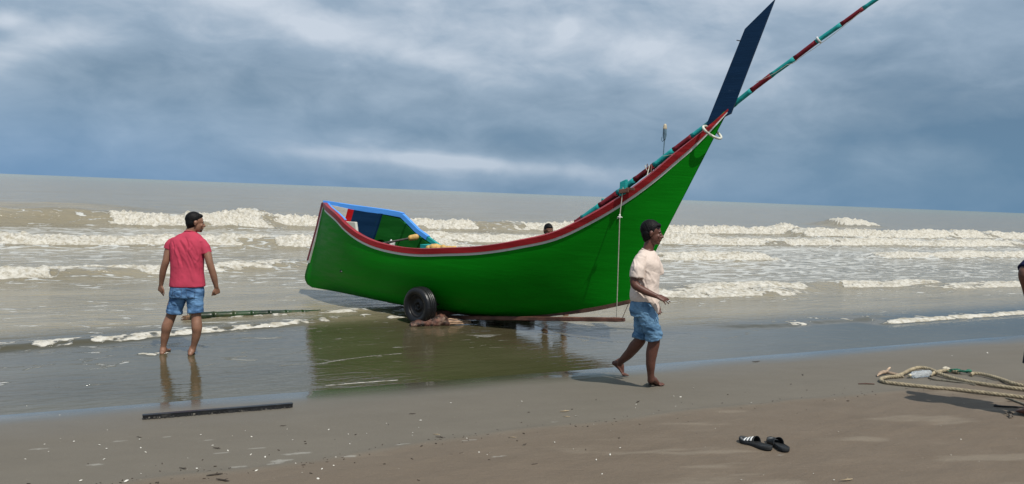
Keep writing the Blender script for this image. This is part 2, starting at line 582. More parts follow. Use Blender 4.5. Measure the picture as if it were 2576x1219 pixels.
front(21.6, 0.0, 14, 20.5, 0.24, 0.55, 1.3, 0.9, 0.6, 9, trail=4, tl=0.55, soft=2)
front(21.9, 0.0, 29, 60, 0.26, 0.55, 1.3, 0.9, 0.6, 10, trail=4, tl=0.60, soft=2.5)
front(18.8, 0.32, -14, 7.0, 0.20, 0.45, 1.4, lambda p: 0.55 + 0.45 * sstep(fbm(p * 0.3, p * 0, 3, 7), 0.35, 0.55), 0.25, 11, trail=1.2, tl=0.42, soft=2)
front(13.2, 0.0, 8.5, 13.6, 0.15, 0.42, 1.0, 0.85, 0.4, 12, trail=1.5, tl=0.55, soft=1.4)
front(14.1, 0.0, 12.0, 19.5, 0.13, 0.36, 1.1, 0.85, 0.4, 13, trail=2.5, tl=0.5, soft=1.2)
front(13.4, 0.0, 20, 34, 0.13, 0.4, 1.0, lambda p: 0.45 + 0.35 * fbm(p * 0.8, p * 0, 2, 4), 0.5, 14, trail=1, tl=0.25, soft=2)
# the swash running up past the bather to the wheel, and its edge on the right
front(11.15, 0.27, -7.5, 4.4, 0.048, 0.16, 0.8, lambda p: 0.50 + 0.1 * np.sin(p * 1.3), 0.15, 15, trail=1.0, tl=0.62, soft=1, ragged=0.25, froth=0.9)
front(12.2, 0.10, 1.8, 4.3, 0.04, 0.14, 0.5, 0.5, 0.3, 16, trail=0.6, tl=0.5, soft=1, ragged=0.25)
front(9.55, 0.0, 12.6, 30, 0.045, 0.10, 0.9, 0.80, 0.25, 17, trail=0.25, tl=0.5, soft=0.7, froth=0.5, ragged=0.15)
front(10.3, -0.03, 9.5, 12.6, 0.03, 0.18, 0.7, 0.22, 0.2, 18, trail=0.3, tl=0.3, soft=0.8, froth=0.4)

# loose foam left between the fronts
lace = np.maximum(lace, 0.60 * pm(PP, 8, 90, 4) * sstep(QQ, 13.6, 16) * (1 - sstep(QQ, 27, 29)) * (0.55 + 0.8 * (fbm(PP * 0.12, QQ * 0.3, 3, 30))))
lace = np.maximum(lace, 0.45 * pm(PP, -20, 8, 3) * sstep(QQ, 15.5, 17) * (1 - sstep(QQ, 26, 28)) * (0.3 + 1.1 * fbm(PP * 0.15, QQ * 0.4, 3, 31)))
lace = np.maximum(lace, 0.55 * pm(PP, -25, 100, 4) * sstep(QQ, 29, 30) * (1 - sstep(QQ, 35, 37)))
lace = np.maximum(lace, (0.06 + 0.09 * (PP < 0.2) + 0.08 * (QQ > 12)) * sstep(QQ, 8.2, 9.5) * (1 - sstep(QQ, 14, 16)))


def seg_dist(ax, ay, bx, by):
    t = np.clip(((X - ax) * (bx - ax) + (Y - ay) * (by - ay)) / ((bx - ax) ** 2 + (by - ay) ** 2), 0, 1)
    return np.hypot(X - ax - t * (bx - ax), Y - ay - t * (by - ay))


def foam_line(pts, w, amt):
    """thin froth line drifting on the shallow water"""
    global foam
    pts = [ground(*q) for q in pts]
    for a, bq in zip(pts[:-1], pts[1:]):
        d = seg_dist(a.x, a.y, bq.x, bq.y)
        foam = np.maximum(foam, amt * np.exp(-(d / (w * (0.5 + fbm(PP * 2.5, QQ * 2.5, 2, 55)))) ** 2))


foam_line([(820, 971), (900, 964), (1000, 957)], 0.018, 0.75)
foam_line([(790, 918), (860, 906), (940, 896), (1010, 890)], 0.02, 0.55)
foam_line([(1600, 908), (1740, 905)], 0.012, 0.4)
# foam swirling round the bather's ankles
for (fx, fy, rr_, am) in ((380, 894, 0.07, 0.6), (402, 891, 0.07, 0.6), (418, 889, 0.06, 0.5), (360, 892, 0.06, 0.8), (488, 894, 0.06, 0.35)):
    g = ground(fx, fy)
    bl = am * np.exp(-(((X - g.x) / (rr_ * 1.6)) ** 2 + ((Y - g.y) / rr_) ** 2))
    foam = np.maximum(foam, sstep(bl + (lump2 - 0.5) * 0.6, 0.3, 0.7))
    Z = Z + 0.02 * bl * lump2
# foam piling against the wheel and the timber
for (fx, fy, rr_, am) in ((1015, 790, 0.16, 0.9), (990, 800, 0.2, 0.6)):
    g = ground(fx, fy)
    bl = am * np.exp(-(((X - g.x) / (rr_ * 1.8)) ** 2 + ((Y - g.y) / rr_) ** 2))
    foam = np.maximum(foam, sstep(bl + (lump - 0.5) * 0.8, 0.35, 0.7)); Z = Z + 0.06 * bl * lump

chop = sstep(QQ - 0.12 * PP * (PP < 5), 11.0, 12.6)
chop = np.where(PP > 6, sstep(QQ, 9.6, 11.5), chop)
silt = chop * 0.95 + 0.05
Z = Z - 0.0 + 0.002
# thin towards the shore so the edge of the water lies on the sand
sea_me = grid_mesh('sea', X, Y, Z, dict(foam=foam, lace=lace, chop=chop))

m = bpy.data.materials.new('sea_water')
m.use_nodes = True
N = NT(m.node_tree); b = N.n['Principled BSDF']
obc = N.node('ShaderNodeTexCoord').outputs['Object']
fo = N.attr('foam'); la = N.attr('lace'); ch = N.attr('chop')
sh = N.mapping(obc, rot=(0, 0, -TH))                 # x along the shore, y out to sea
mott = N.smooth(N.noise(N.mapping(sh, scale=(0.22, 0.7, 1)), 0.7, 6, 0.62), 0.33, 0.67)
deep = N.mix(mott, (0.212, 0.182, 0.120), (0.275, 0.240, 0.168))
dist = N.vmath('LENGTH', obc)
deep = N.mix(N.smooth(dist, 60, 900), deep, (0.250, 0.252, 0.168))
shal = N.mix(mott, (0.056, 0.048, 0.024), (0.084, 0.074, 0.042))
c = N.mix(ch, shal, deep)
# torn lace of foam
wv = N.mapping(sh, scale=(0.50, 1.25, 1))
wn = N.node('ShaderNodeTexNoise'); N.put(wn.inputs['Vector'], wv); wn.inputs['Scale'].default_value = 1.4; wn.inputs['Detail'].default_value = 4
wv2 = N.vmath('ADD', wv, N.vmath('SCALE', wn.outputs['Color']))
wv2.node.inputs[1].links[0].from_node.inputs['Scale'].default_value = 1.1
vor = N.node('ShaderNodeTexVoronoi', feature='DISTANCE_TO_EDGE'); N.put(vor.inputs['Vector'], wv2); vor.inputs['Scale'].default_value = 1.7
ln = N.noise(wv2, 3.6, 6, 0.62)
web = N.smooth(vor.outputs['Distance'], 0.16, 0.0)
lv = N.math('ADD', N.math('MULTIPLY', ln, 0.9), N.math('MULTIPLY', web, 0.20))
thr = N.math('SUBTRACT', 0.725, N.math('MULTIPLY', la, 0.40))
lf = N.math('MULTIPLY', N.smooth(lv, thr, N.math('ADD', thr, 0.10)), 0.80)
lf = N.math('MULTIPLY', lf, N.smooth(la, 0.02, 0.12))
fn = N.noise(obc, 9.0, 5, 0.65)
ff = N.smooth(N.math('ADD', fo, N.math('MULTIPLY', N.math('SUBTRACT', fn, 0.5), 0.7)), 0.30, 0.62)
ff = N.math('MULTIPLY', ff, N.smooth(fo, 0.03, 0.15))
allf = N.math('MAXIMUM', ff, lf)
foamc = N.mix(N.smooth(fn, 0.32, 0.60), (0.37, 0.335, 0.26), (0.61, 0.585, 0.52))
foamc = N.mix(N.math('MULTIPLY', N.smooth(N.noise(obc, 2.6, 5, 0.65), 0.46, 0.66), 0.30), foamc, (0.27, 0.235, 0.165))
foamc = N.mix(N.math('MULTIPLY', N.math('SUBTRACT', 1.0, ff), 0.8), foamc, (0.60, 0.615, 0.60))
c = N.mix(allf, c, foamc)
N.put(b.inputs['Base Color'], c)
b.inputs['IOR'].default_value = 1.42
N.put(b.inputs['Specular IOR Level'], N.math('SUBTRACT', N.math('SUBTRACT', 0.5, N.math('MULTIPLY', ch, -0.12)), N.math('MULTIPLY', allf, 0.5)))
N.put(b.inputs['Roughness'], N.math('ADD', N.math('ADD', 0.05, N.math('MULTIPLY', ch, 0.13)), N.math('MULTIPLY', allf, 0.55)))
rip1 = N.noise(N.mapping(sh, scale=(0.8, 1.8, 1)), 4.5, 4, 0.55, 0.3)
rip2 = N.noise(N.mapping(sh, scale=(0.6, 1.5, 1)), 1.3, 4, 0.5)
rip3 = N.noise(N.mapping(sh, scale=(0.4, 1.6, 1), rot=(0, 0, 0.5)), 14.0, 3, 0.5)
hgt = N.math('ADD', N.math('MULTIPLY', rip1, N.math('ADD', 0.12, N.math('MULTIPLY', ch, 0.95))),
             N.math('MULTIPLY', rip2, N.math('ADD', 0.09, N.math('MULTIPLY', ch, 3.0))))
hgt = N.math('ADD', hgt, N.math('MULTIPLY', rip3, N.math('ADD', 0.025, N.math('MULTIPLY', ch, 0.10))))
hgt = N.math('ADD', hgt, N.math('MULTIPLY', N.math('MULTIPLY', allf, fn), 1.2))
bn = N.node('ShaderNodeBump'); bn.inputs['Distance'].default_value = 0.05; bn.inputs['Strength'].default_value = 1.0
N.put(bn.inputs['Height'], hgt)
N.put(b.inputs['Normal'], bn.outputs[0])
MAT_SEA = m
tag(link('sea_water', sea_me, MAT_SEA), kind='structure')

# ------------------------------------------------------------------ boat
BT = math.radians(33)
BO = Vector((-1.5, 13.2, 0.0))
BA = Vector((math.cos(BT), -math.sin(BT), 0))      # towards the bow
BN = Vector((math.sin(BT), math.cos(BT), 0))       # away from the camera


def bp(l, t, z):
    return BO + BA * l + BN * t + Vector((0, 0, z))


def enamel(name, col, rough=0.42, streak=0.14, wear=None, wear_amt=0.25):
    m = bpy.data.materials.new(name); m.use_nodes = True
    N = NT(m.node_tree); b = N.n['Principled BSDF']
    tcn = N.node('ShaderNodeTexCoord').outputs['Object']
    v = N.mapping(tcn, rot=(0, 0, BT))
    v = N.mapping(v, scale=(0.5, 1, 6))
    n1 = N.noise(v, 2.2, 6, 0.65)
    n2 = N.noise(N.mapping(tcn, loc=(3, 1, 7)), 1.1, 5, 0.55)
    c = N.mix(N.smooth(n1, 0.3, 0.7), tuple(q * (1 - streak) for q in col), tuple(min(1, q * (1 + streak)) for q in col))
    c = N.mix(N.math('MULTIPLY', N.smooth(n2, 0.35, 0.75), 0.22), c, tuple(q * 0.6 for q in col))
    if wear:
        n3 = N.noise(N.mapping(tcn, scale=(1, 1, 1.6)), 9.0, 8, 0.7)
        c = N.mix(N.math('MULTIPLY', N.smooth(n3, 0.60, 0.70), wear_amt), c, wear)
    N.put(b.inputs['Base Color'], c)
    N.put(b.inputs['Roughness'], N.smooth(n1, 0.2, 0.8, rough * 0.8, rough * 1.25))
    b.inputs['Specular IOR Level'].default_value = 0.13
    bn = N.node('ShaderNodeBump'); bn.inputs['Distance'].default_value = 0.004
    N.put(bn.inputs['Height'], N.math('ADD', N.math('MULTIPLY', n1, 0.6), N.noise(v, 9.0, 3, 0.6)))
    bn.inputs['Strength'].default_value = 0.5
    N.put(b.inputs['Normal'], bn.outputs[0])
    return m


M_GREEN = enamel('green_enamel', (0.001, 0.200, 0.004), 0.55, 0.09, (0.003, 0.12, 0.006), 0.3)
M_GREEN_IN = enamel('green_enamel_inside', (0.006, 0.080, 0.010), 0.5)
M_RED = enamel('red_enamel', (0.285, 0.018, 0.022), 0.35, 0.25, (0.10, 0.05, 0.04), 0.5)
M_MAROON = enamel('maroon_enamel', (0.17, 0.018, 0.028), 0.45, 0.2)
M_WHITE = enamel('white_enamel', (0.62, 0.62, 0.60), 0.45, 0.06, (0.33, 0.27, 0.20), 0.5)
M_BLUE = enamel('sky_blue_enamel', (0.085, 0.31, 0.80), 0.4, 0.08, (0.5, 0.55, 0.6), 0.3)
M_NAVY = enamel('navy_enamel', (0.006, 0.028, 0.072), 0.45, 0.12, (0.05, 0.09, 0.15), 0.3)
M_TEAL = enamel('teal_enamel', (0.02, 0.30, 0.29), 0.45, 0.15, (0.05, 0.12, 0.12), 0.3)
M_RUSTWHITE = enamel('stained_white_paint', (0.60, 0.58, 0.52), 0.5, 0.08, (0.40, 0.16, 0.05), 0.9)
M_SCARLET = enamel('scarlet_enamel', (0.45, 0.012, 0.015), 0.4, 0.1)
M_KEEL = principled('bare_keel_timber', (0.085, 0.040, 0.025), 0.7, 0.3, 6, 0.004, 30)
M_TIMBER = principled('wet_brown_timber', (0.105, 0.045, 0.030), 0.55, 0.3, 5, 0.004, 40, stretch=(1, 1, 1), dirt=(0.03, 0.02, 0.015), dirt_amt=0.6)
M_BAMBOO_Y = principled('yellow_foam_float', (0.55, 0.34, 0.10), 0.6, 0.15, 12, 0.003, 30, dirt=(0.30, 0.16, 0.05), dirt_amt=0.5, dirt_scale=12)
M_BLACK = principled('black_rubber', (0.008, 0.008, 0.009), 0.36, 0.2, 8, 0.0015, 60, spec=0.4, dirt=(0.05, 0.045, 0.04), dirt_amt=0.12)
M_RIM = principled('dark_steel_rim', (0.015, 0.013, 0.012), 0.5, 0.3, 8, 0.001, 60, spec=0.4)
M_CORD = principled('pale_nylon_cord', (0.42, 0.40, 0.33), 0.8, 0.1, 30, 0.001, 200)
M_RING = principled('weathered_white_ring', (0.55, 0.55, 0.47), 0.6, 0.15, 9, 0.002, 60, dirt=(0.06, 0.07, 0.04), dirt_amt=0.75, dirt_scale=7)

BL = [-2.37, -2.2, -1.93, -1.35, -1.07, -.75, -.31, .09, .58, 1.18, 1.66, 2.32, 2.9, 3.26, 3.76, 4.22, 4.47, 4.86, 5.09]
ZN = [1.76, 1.745, 1.70, 1.56, 1.44, 1.32, 1.21, 1.16, 1.15, 1.20, 1.25, 1.38, 1.55, 1.74, 2.07, 2.45, 2.69, 3.04, 3.28]
ZF = [1.76, 1.74, 1.70, 1.64, 1.60, 1.33, 1.09, 1.03, 1.02, 1.06, 1.12, 1.25, 1.46, 1.67, 2.03, 2.43, 2.67, 3.03, 3.28]
BB = [0.0, .115, .30, .61, .715, .79, .85, .86, .88, .84, .79, .69, .56, .48, .35, .24, .18, .09, .015]
KL = [-2.66, -1.75, -.51, .36, 1.17, 1.93, 2.64, 3.3, 3.82]
KZ = [.17, .15, .12, .10, .11, .17, .29, .44, .60]


def cat_interp(x, xs, ys):
    """smooth curve through the points"""
    xs = np.array(xs); ys = np.array(ys)
    d = np.gradient(ys, xs)
    i = int(np.clip(np.searchsorted(xs, x) - 1, 0, len(xs) - 2))
    h = xs[i + 1] - xs[i]; t = (x - xs[i]) / h
    return float((2 * t**3 - 3 * t**2 + 1) * ys[i] + (t**3 - 2 * t**2 + t) * h * d[i] + (-2 * t**3 + 3 * t**2) * ys[i + 1] + (t**3 - t**2) * h * d[i + 1])


def hull_pt(w, phi, side, inset=0.0, drop=0.0):
    """w: 0 stern .. 1 bow; phi: 0 at the gunwale .. 1 at the keel; side -1 is towards the camera"""
    ls = -2.37 + w * (5.09 + 2.37)
    if w < 0.0001: ls = -2.37
    if side < 0:
        zs = cat_interp(ls, BL, ZN)
    else:
        zs = float(np.interp(ls, BL, ZF))
    b = max(cat_interp(ls, BL, BB), 0.0)
    wk = w
    lk = -2.66 + wk * (3.82 + 2.66)
    zk = cat_interp(lk, KL, KZ)
    mid = math.sin(math.pi * min(max(w, 0), 1)) ** 0.6
    pe = 1.12 + 1.38 * mid
    if w > 0.62: pe = 1.12 + 1.38 * mid * (1 - 0.35 * (w - 0.62) / 0.38)
    a = phi * math.pi / 2
    ct = max(math.cos(a), 0) ** (2 / pe); st = math.sin(a) ** (2 / pe)
    t = b * ct * (1 - 0.10 * math.sin(math.pi * phi) * (1 - mid))
    # slight flare: the widest line is the gunwale
    z = zs + (zk - zs) * st
    lin = st
    l = ls + (lk - ls) * lin
    # straight raked stern post that rounds under at its foot
    if w < 0.22:
        k = (1 - w / 0.22) ** 2
        post_l = float(np.interp(lin, [0, .3, .87, .93, .975, 1.0], [-2.37, -2.51, -2.83, -2.81, -2.74, -2.62]))
        l += ((post_l + (w * 6.9)) - l) * k if w > 0 else post_l - l
    if inset:
        t = max(t - inset, 0.0)
        l += (0.5 - w) * 2 * inset * 0.8
    return bp(l, side * t, z - drop * (1 - 0.0))


def ribbon(side, w0, w1, n, phi0, phi1, m, thick_in=0.0):
    pass


boat = empty('fishing_boat', bp(0.6, 0, 0), 'large green wooden boat with tall raked bow on wheels at the water edge', 'boat')

# outer hull with thickness: outer skin, inner skin, joined at the rim
WN = 90; PN = 26
ws = [(i / WN) for i in range(WN + 1)]
ws[0] = 0.0


def hull_shell():
    mb = MB()
    out_r = []; in_r = []
    for w in ws:
        row = [hull_pt(w, k / PN, -1) for k in range(PN + 1)] + [hull_pt(w, 1 - k / PN, 1) for k in range(1, PN + 1)]
        out_r.append(row)
        ins = 0.045
        row = [hull_pt(w, min(k / PN, 1), -1, ins) + Vector((0, 0, 0.05 * (k / PN))) for k in range(PN + 1)] + \
              [hull_pt(w, 1 - k / PN, 1, ins) + Vector((0, 0, 0.05 * (1 - k / PN))) for k in range(1, PN + 1)]
        in_r.append(row)
    n = len(out_r[0])
    me = bpy.data.meshes.new('hull')
    vs = [q for r in out_r for q in r] + [q for r in in_r for q in r]
    off = len(out_r) * n; fs = []; mi = []
    for i in range(WN):
        for j in range(n - 1):
            a = i * n + j
            fs.append((a, a + n, a + n + 1, a + 1)); mi.append(0)
            fs.append((off + a, off + a + 1, off + a + n + 1, off + a + n)); mi.append(1)
        for j in (0, n - 1):
            a = i * n + j
            fs.append((a, off + a, off + a + n, a + n)); mi.append(0)
    me.from_pydata([tuple(q) for q in vs], [], fs)
    for p_, k in zip(me.polygons, mi): p_.material_index = k
    bm = bmesh.new(); bm.from_mesh(me)
    bmesh.ops.remove_doubles(bm, verts=bm.verts, dist=0.0004)
    bmesh.ops.dissolve_degenerate(bm, edges=bm.edges, dist=0.0002)
    bmesh.ops.recalc_face_normals(bm, faces=bm.faces)
    bm.to_mesh(me); bm.free()
    return me


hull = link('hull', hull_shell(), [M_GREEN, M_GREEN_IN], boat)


def rail(name, side, w0, w1, n, top, depth, out, inn, mat, label=None, parent=boat, phi_shift=0.0):
    """a strake that follows the gunwale: top above it, depth down the side, out proud of the hull"""
    rings = []
    for i in range(n + 1):
        w = w0 + (w1 - w0) * i / n
        p0 = hull_pt(w, 0.0, side)
        e = 0.004
        pa = hull_pt(max(w - e, 0), 0, side); pb = hull_pt(min(w + e, 1), 0, side)
        t = (pb - pa).normalized()
        outv = Vector((-t.y, t.x, 0)).normalized()
        if outv.dot(BN * side) < 0: outv = -outv
        # direction down along the hull side, square to the rail
        dn = hull_pt(w, 0.10, side) - p0
        dn = dn - t * dn.dot(t)
        dn = dn.normalized() if dn.length > 1e-5 else Vector((0, 0, -1))
        if w < 0.03 or w > 0.97:
            dn = (Vector((0, 0, -1)) - t * (-t.z)).normalized()
        ov = (outv - dn * outv.dot(dn)).normalized()
        tp = 1.0 - 0.75 * min(max((w - 0.93) / 0.07, 0), 1)
        a = p0 - dn * top * tp + ov * out * tp
        b_ = p0 + dn * depth * tp + ov * out * tp
        c_ = p0 + dn * depth * tp - ov * inn * tp
        d_ = p0 - dn * top * tp - ov * inn * tp
        rings.append([a, b_, c_, d_])
    mb = MB(); mb.rings(rings)
    o = mb.build(name, mat, parent, smooth=False)
    if label: o['label'] = label
    return o


rail('gunwale', -1, 0.0, 1.0, 90, 0.012, 0.072, 0.024, 0.05, M_RED, 'red painted near gunwale')
rail('white_stripe', -1, 0.004, 1.0, 90, -0.0725, 0.112, 0.010, 0.01, M_WHITE, 'thin white stripe under the near gunwale')
rail('gunwale', 1, 0.46, 1.0, 50, 0.012, 0.072, 0.024, 0.05, M_RED, 'red painted far gunwale')
# the far side of the stern carries a broad sky blue cap
rail('blue_cap_rail', 1, 0.0, 0.175, 24, 0.045, 0.045, 0.03, 0.07, M_BLUE, 'sky blue cap rail round the stern')
rail('blue_cap_rail', 1, 0.175, 0.245, 12, 0.030, 0.045, 0.03, 0.07, M_BLUE, 'sky blue sloping cap rail')
rail('teal_cap_rail', 1, 0.245, 0.46, 20, 0.015, 0.05, 0.03, 0.05, M_TEAL, 'teal cap rail amidships')
# light blue lip inside the near stern gunwale
rail('blue_lip', -1, 0.0, 0.155, 20, 0.014, 0.0, -0.0505, 0.085, M_BLUE, 'sky blue inner lip at the stern')


# stern post trim: maroon outside, white line ahead of it
def post(name, w, pho, mat, off_l, wid, side_t, label):
    rings = []
    for i in range(25):
        ph = pho[0] + (pho[1] - pho[0]) * i / 24
        p0 = hull_pt(0.0, ph, -1)
        rings.append([p0 - BA * (0.035 - off_l) - BN * side_t, p0 + BA * (wid + off_l) - BN * (side_t + wid * 0.85),
                      p0 + BA * (wid + off_l) + BN * (side_t + wid * 0.85), p0 - BA * (0.035 - off_l) + BN * side_t])
    mb = MB(); mb.rings(rings)
    o = mb.build(name, mat, boat, smooth=False)
    o['label'] = label
    return o


post('stern_post', 0, (0.0, 0.60), M_MAROON, 0.0, 0.035, 0.022, 'dark red stern post')
post('white_stern_line', 0, (0.05, 0.62), M_WHITE, 0.036, 0.03, 0.030, 'white line beside the stern post')

# bare timber keel strip along the bottom towards the bow
rings = []
for i in range(50):
    w = 0.30 + 0.70 * i / 49
    p0 = hull_pt(w, 1.0, -1)
    rings.append([p0 + BN * -0.03 + Vector((0, 0, 0.03)), p0 + BN * -0.03 - Vector((0, 0, 0.03)), p0 + BN * 0.03 - Vector((0, 0, 0.03)), p0 + BN * 0.03 + Vector((0, 0, 0.03))])
MB().rings(rings).build('keel', M_KEEL, boat, smooth=False)


# inside the far bulwark: painted panels
def panel(name, w0, w1, ph0, ph1, mat, label, n=10, inset=0.075, scallop=0.0):
    rings = []
    for i in range(n + 1):
        w = w0 + (w1 - w0) * i / n
        lo = ph1 - scallop * math.sin(math.pi * i / n)
        a = hull_pt(w, ph0, 1, inset); b_ = hull_pt(w, (ph0 + lo) / 2, 1, inset); c_ = hull_pt(w, lo, 1, inset)
        o_ = BN * -0.02
        rings.append([a, b_, c_, c_ + o_, b_ + o_, a + o_])
    o = MB().rings(rings).build(name, mat, boat, smooth=False)
    o['label'] = label
    return o


panel('bulwark_panel', 0.018, 0.055, 0.03, 0.22, M_RUSTWHITE, 'rust stained white panel inside the stern')
panel('bulwark_panel', 0.055, 0.068, 0.03, 0.22, M_SCARLET, 'narrow red panel inside the stern')
panel('bulwark_panel', 0.068, 0.122, 0.03, 0.24, M_NAVY, 'navy panel inside the stern')
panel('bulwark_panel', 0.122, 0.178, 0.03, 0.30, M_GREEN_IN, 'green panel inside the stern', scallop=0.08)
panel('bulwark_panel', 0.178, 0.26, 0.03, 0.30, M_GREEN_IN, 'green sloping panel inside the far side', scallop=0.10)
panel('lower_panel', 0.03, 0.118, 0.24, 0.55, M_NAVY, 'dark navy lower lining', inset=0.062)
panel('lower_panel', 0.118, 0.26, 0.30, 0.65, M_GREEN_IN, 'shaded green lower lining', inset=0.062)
# frames (ribs) standing inside
for k, w in enumerate((0.125, 0.185, 0.23)):
    rings = []
    for i in range(9):
        ph = 0.02 + 0.6 * i / 8
        q = hull_pt(w, ph, 1, 0.09); q2 = hull_pt(w + 0.006, ph, 1, 0.09)
        rings.append([q, q2, q2 - BN * 0.05, q - BN * 0.05])
    MB().rings(rings).build('rib', M_GREEN_IN if k else M_NAVY, boat, smooth=False)
# deck boards low in the hull
for k in range(9):
    l0 = -1.6 + k * 0.62; bw = 0.62
    bb = min(float(np.interp(l0, BL, BB)), float(np.interp(l0 + 0.6, BL, BB))) * 0.62 - 0.03
    if l0 > 1.9: break
    MB().box(bp(l0 + 0.3, 0, 0.62 + 0.01 * (k % 2)), (BA * 0.295, BN * bb, Vector((0, 0, 0.014)))).build('deck_board', M_GREEN_IN if k > 2 else M_NAVY, boat, smooth=False, bevel=0.004)

# white engine cover near the stern
mb = MB(); c0 = bp(-1.86, 0.16, 1.25)
mb.box(c0, (BA * 0.19 + BN * 0.02, BN * 0.03, Vector((0, 0, 0.19)) + BA * -0.04))
mb.build('white_cover_board', M_RUSTWHITE, boat, smooth=False, bevel=0.012)
# teal thwart box on the far side
MB().box(bp(-0.30, 0.60, 0.98), (BA * 0.15, BN * 0.12, Vector((0, 0, 0.13)))).build('teal_locker', M_TEAL, boat, smooth=False, bevel=0.008)
# drain hole with a plug
pz = hull_pt(0.158, 0.35, -1)
g0 = bp(-1.27, -0.6, 0.62)


def snap_side(l, z, side=-1):
    """point on the hull's outer side at length l and height z"""
    best = None
    for i in range(0, 121):
        w = i / 120
        for k in range(0, 61):
            q = hull_pt(w, k / 60, side) - BO
            d = abs(q.dot(BA) - l) + abs(q.z - z)
            if best is None or d < best[0]: best = (d, q)
    return best[1] + BO


hp = snap_side(-1.30, 0.62)
MB().tube([hp - BN * 0.012 + BA * 0, hp + BN * 0.02], 0.022, seg=12).build('drain_plug', M_RIM, boat)
MB().tube([hp - BN * 0.018 + BA * 0.018, hp + BN * 0.01 + BA * 0.018], 0.010, seg=10).build('drain_lip', M_WHITE, boat)

# tall blue stem board
prof = [(4.80, 3.06), (5.25, 4.30), (5.61, 4.64), (5.13, 3.22)]
rings = []
mb = MB()
vs = [bp(l, t, z) for t in (-0.02, 0.02) for l, z in prof]
mb.add(vs, [(0, 1, 2, 3), (7, 6, 5, 4), (0, 4, 5, 1), (1, 5, 6, 2), (2, 6, 7, 3), (3, 7, 4, 0)])
sb = mb.build('stem_board', M_NAVY, boat, smooth=False, bevel=0.004)
sb['label'] = 'tall dark blue pointed board rising from the bow'
MB().tube([bp(5.20, -0.03, 4.15), bp(5.16, -0.03, 4.16)], 0.006, seg=8).build('nail', M_RIM, boat)

# hoop hung round the bow
rc = bp(4.90, 0.0, 2.99); 
ax1 = (BA * 0.10 + BN * -0.05 + Vector((0, 0, -0.055))).normalized()
p_l = P(1771, 318, rc.y - 0.02); p_r = P(1812, 349, rc.y + 0.0)
cen = (p_l + p_r) / 2
half = (p_r - p_l) / 2
sidev = (BN * 1.0 + Vector((0, 0, 0.25))).normalized()
pts = []
for k in range(33):
    a = 2 * math.pi * k / 32
    pts.append(cen + half * math.cos(a) + sidev * (0.155 * math.sin(a)) + Vector((0, 0, -0.012 * math.sin(a))))
ring = MB().tube(pts, 0.017, seg=12, round_ends=False).build('hoop', M_RING)
tag(ring, 'weathered white hoop slipped over the point of the bow', 'hoop')

# block and lashing on the gunwale
MB().box(bp(3.80, -0.34, 2.20), (BA * 0.045 + Vector((0, 0, 0.02)), BN * 0.035, Vector((0, 0, 0.10)))).build('mooring_post', M_TEAL, boat, smooth=False, bevel=0.006)
MB().box(bp(3.84, -0.40, 2.16), (BA * 0.07 + Vector((0, 0, 0.01)), BN * 0.03, Vector((0, 0, 0.028)))).build('wooden_cleat', M_TIMBER, boat, smooth=False, bevel=0.005)
MB().box(bp(3.92, -0.38, 2.19), (BA * 0.06, BN * 0.02, Vector((0, 0, 0.018)))).build('wooden_cleat', M_TIMBER, boat, smooth=False, bevel=0.004)

# flashing lamp on its rod
lm = MB()
rodm = principled('blue_grey_metal', (0.10, 0.17, 0.22), 0.5, 0.2, 20)
mast = empty('lamp_rod', bp(4.17, 0.1, 2.45), 'thin blue rod with a small cream topped lamp standing behind the bow rail', 'lamp')
MB().tube([bp(4.165, 0.10, 2.35), bp(4.172, 0.10, 2.60), bp(4.18, 0.10, 2.92)], 0.008, seg=8).build('rod', rodm, mast)
MB().tube([bp(4.178, 0.10, 2.90), bp(4.178, 0.10, 2.95), bp(4.178, 0.10, 3.03)], [0.016, 0.027, 0.027], seg=12).build('lamp_body', rodm, mast)
MB().tube([bp(4.178, 0.10, 3.05), bp(4.178, 0.10, 3.09)], [0.029, 0.022], seg=12).build('lamp_cap', principled('cream_plastic', (0.55, 0.47, 0.33), 0.5), mast)
MB().tube([bp(4.150, 0.08, 2.93), bp(4.143, 0.08, 2.885), bp(4.160, 0.08, 2.865), bp(4.175, 0.08, 2.885)], 0.005, seg=6).build('hook', rodm, mast)

# striped bamboo spar leaning over the bow
spar = empty('bamboo_spar', bp(2.96, 0.0, 1.70), 'long bamboo spar painted in teal and maroon bands running out over the bow', 'pole')
SPL = [(2.86, 1.665), (2.96, 1.74), (3.24, 1.94), (3.51, 2.12), (3.77, 2.33), (4.05, 2.53), (4.33, 2.75), (4.58, 2.93), (4.82, 3.10), (5.13, 3.34), (5.35, 3.54), (5.59, 3.72), (5.87, 3.89), (6.12, 4.10), (6.40, 4.27), (6.64, 4.45), (6.90, 4.62), (7.15, 4.80)]
_z = [q[1] for q in SPL]; _l = [q[0] for q in SPL]
_f = np.polyfit(_l, _z, 3); SPL = [(l, 0.25 * z + 0.75 * float(np.polyval(_f, l))) for l, z in SPL]
cols = ['m', 't', 'm', 't', 'm', 't', 'm', 't', 't', 't', 'm', 't', 'm', 't', 'm', 't', 'm']
random.seed(3)
for i, cc in enumerate(cols):
    a = bp(SPL[i][0], 0.085, SPL[i][1]); b_ = bp(SPL[i + 1][0], 0.085, SPL[i + 1][1])
    r0 = 0.050 - 0.0016 * i
    mb = MB(); n = 7
    pts = [a.lerp(b_, k / (n - 1)) for k in range(n)]
    rr = [r0 * (1.10 if k in (0,) else 1.03 if k == n - 1 else 0.95 + 0.03 * random.random()) for k in range(n)]
    rr[1] = r0 * 0.94
    mb.tube(pts, rr, seg=14, round_ends=False)
    mb.build('band', M_MAROON if cc == 'm' else M_TEAL, spar)['label'] = 'maroon painted band' if cc == 'm' else 'teal painted band'
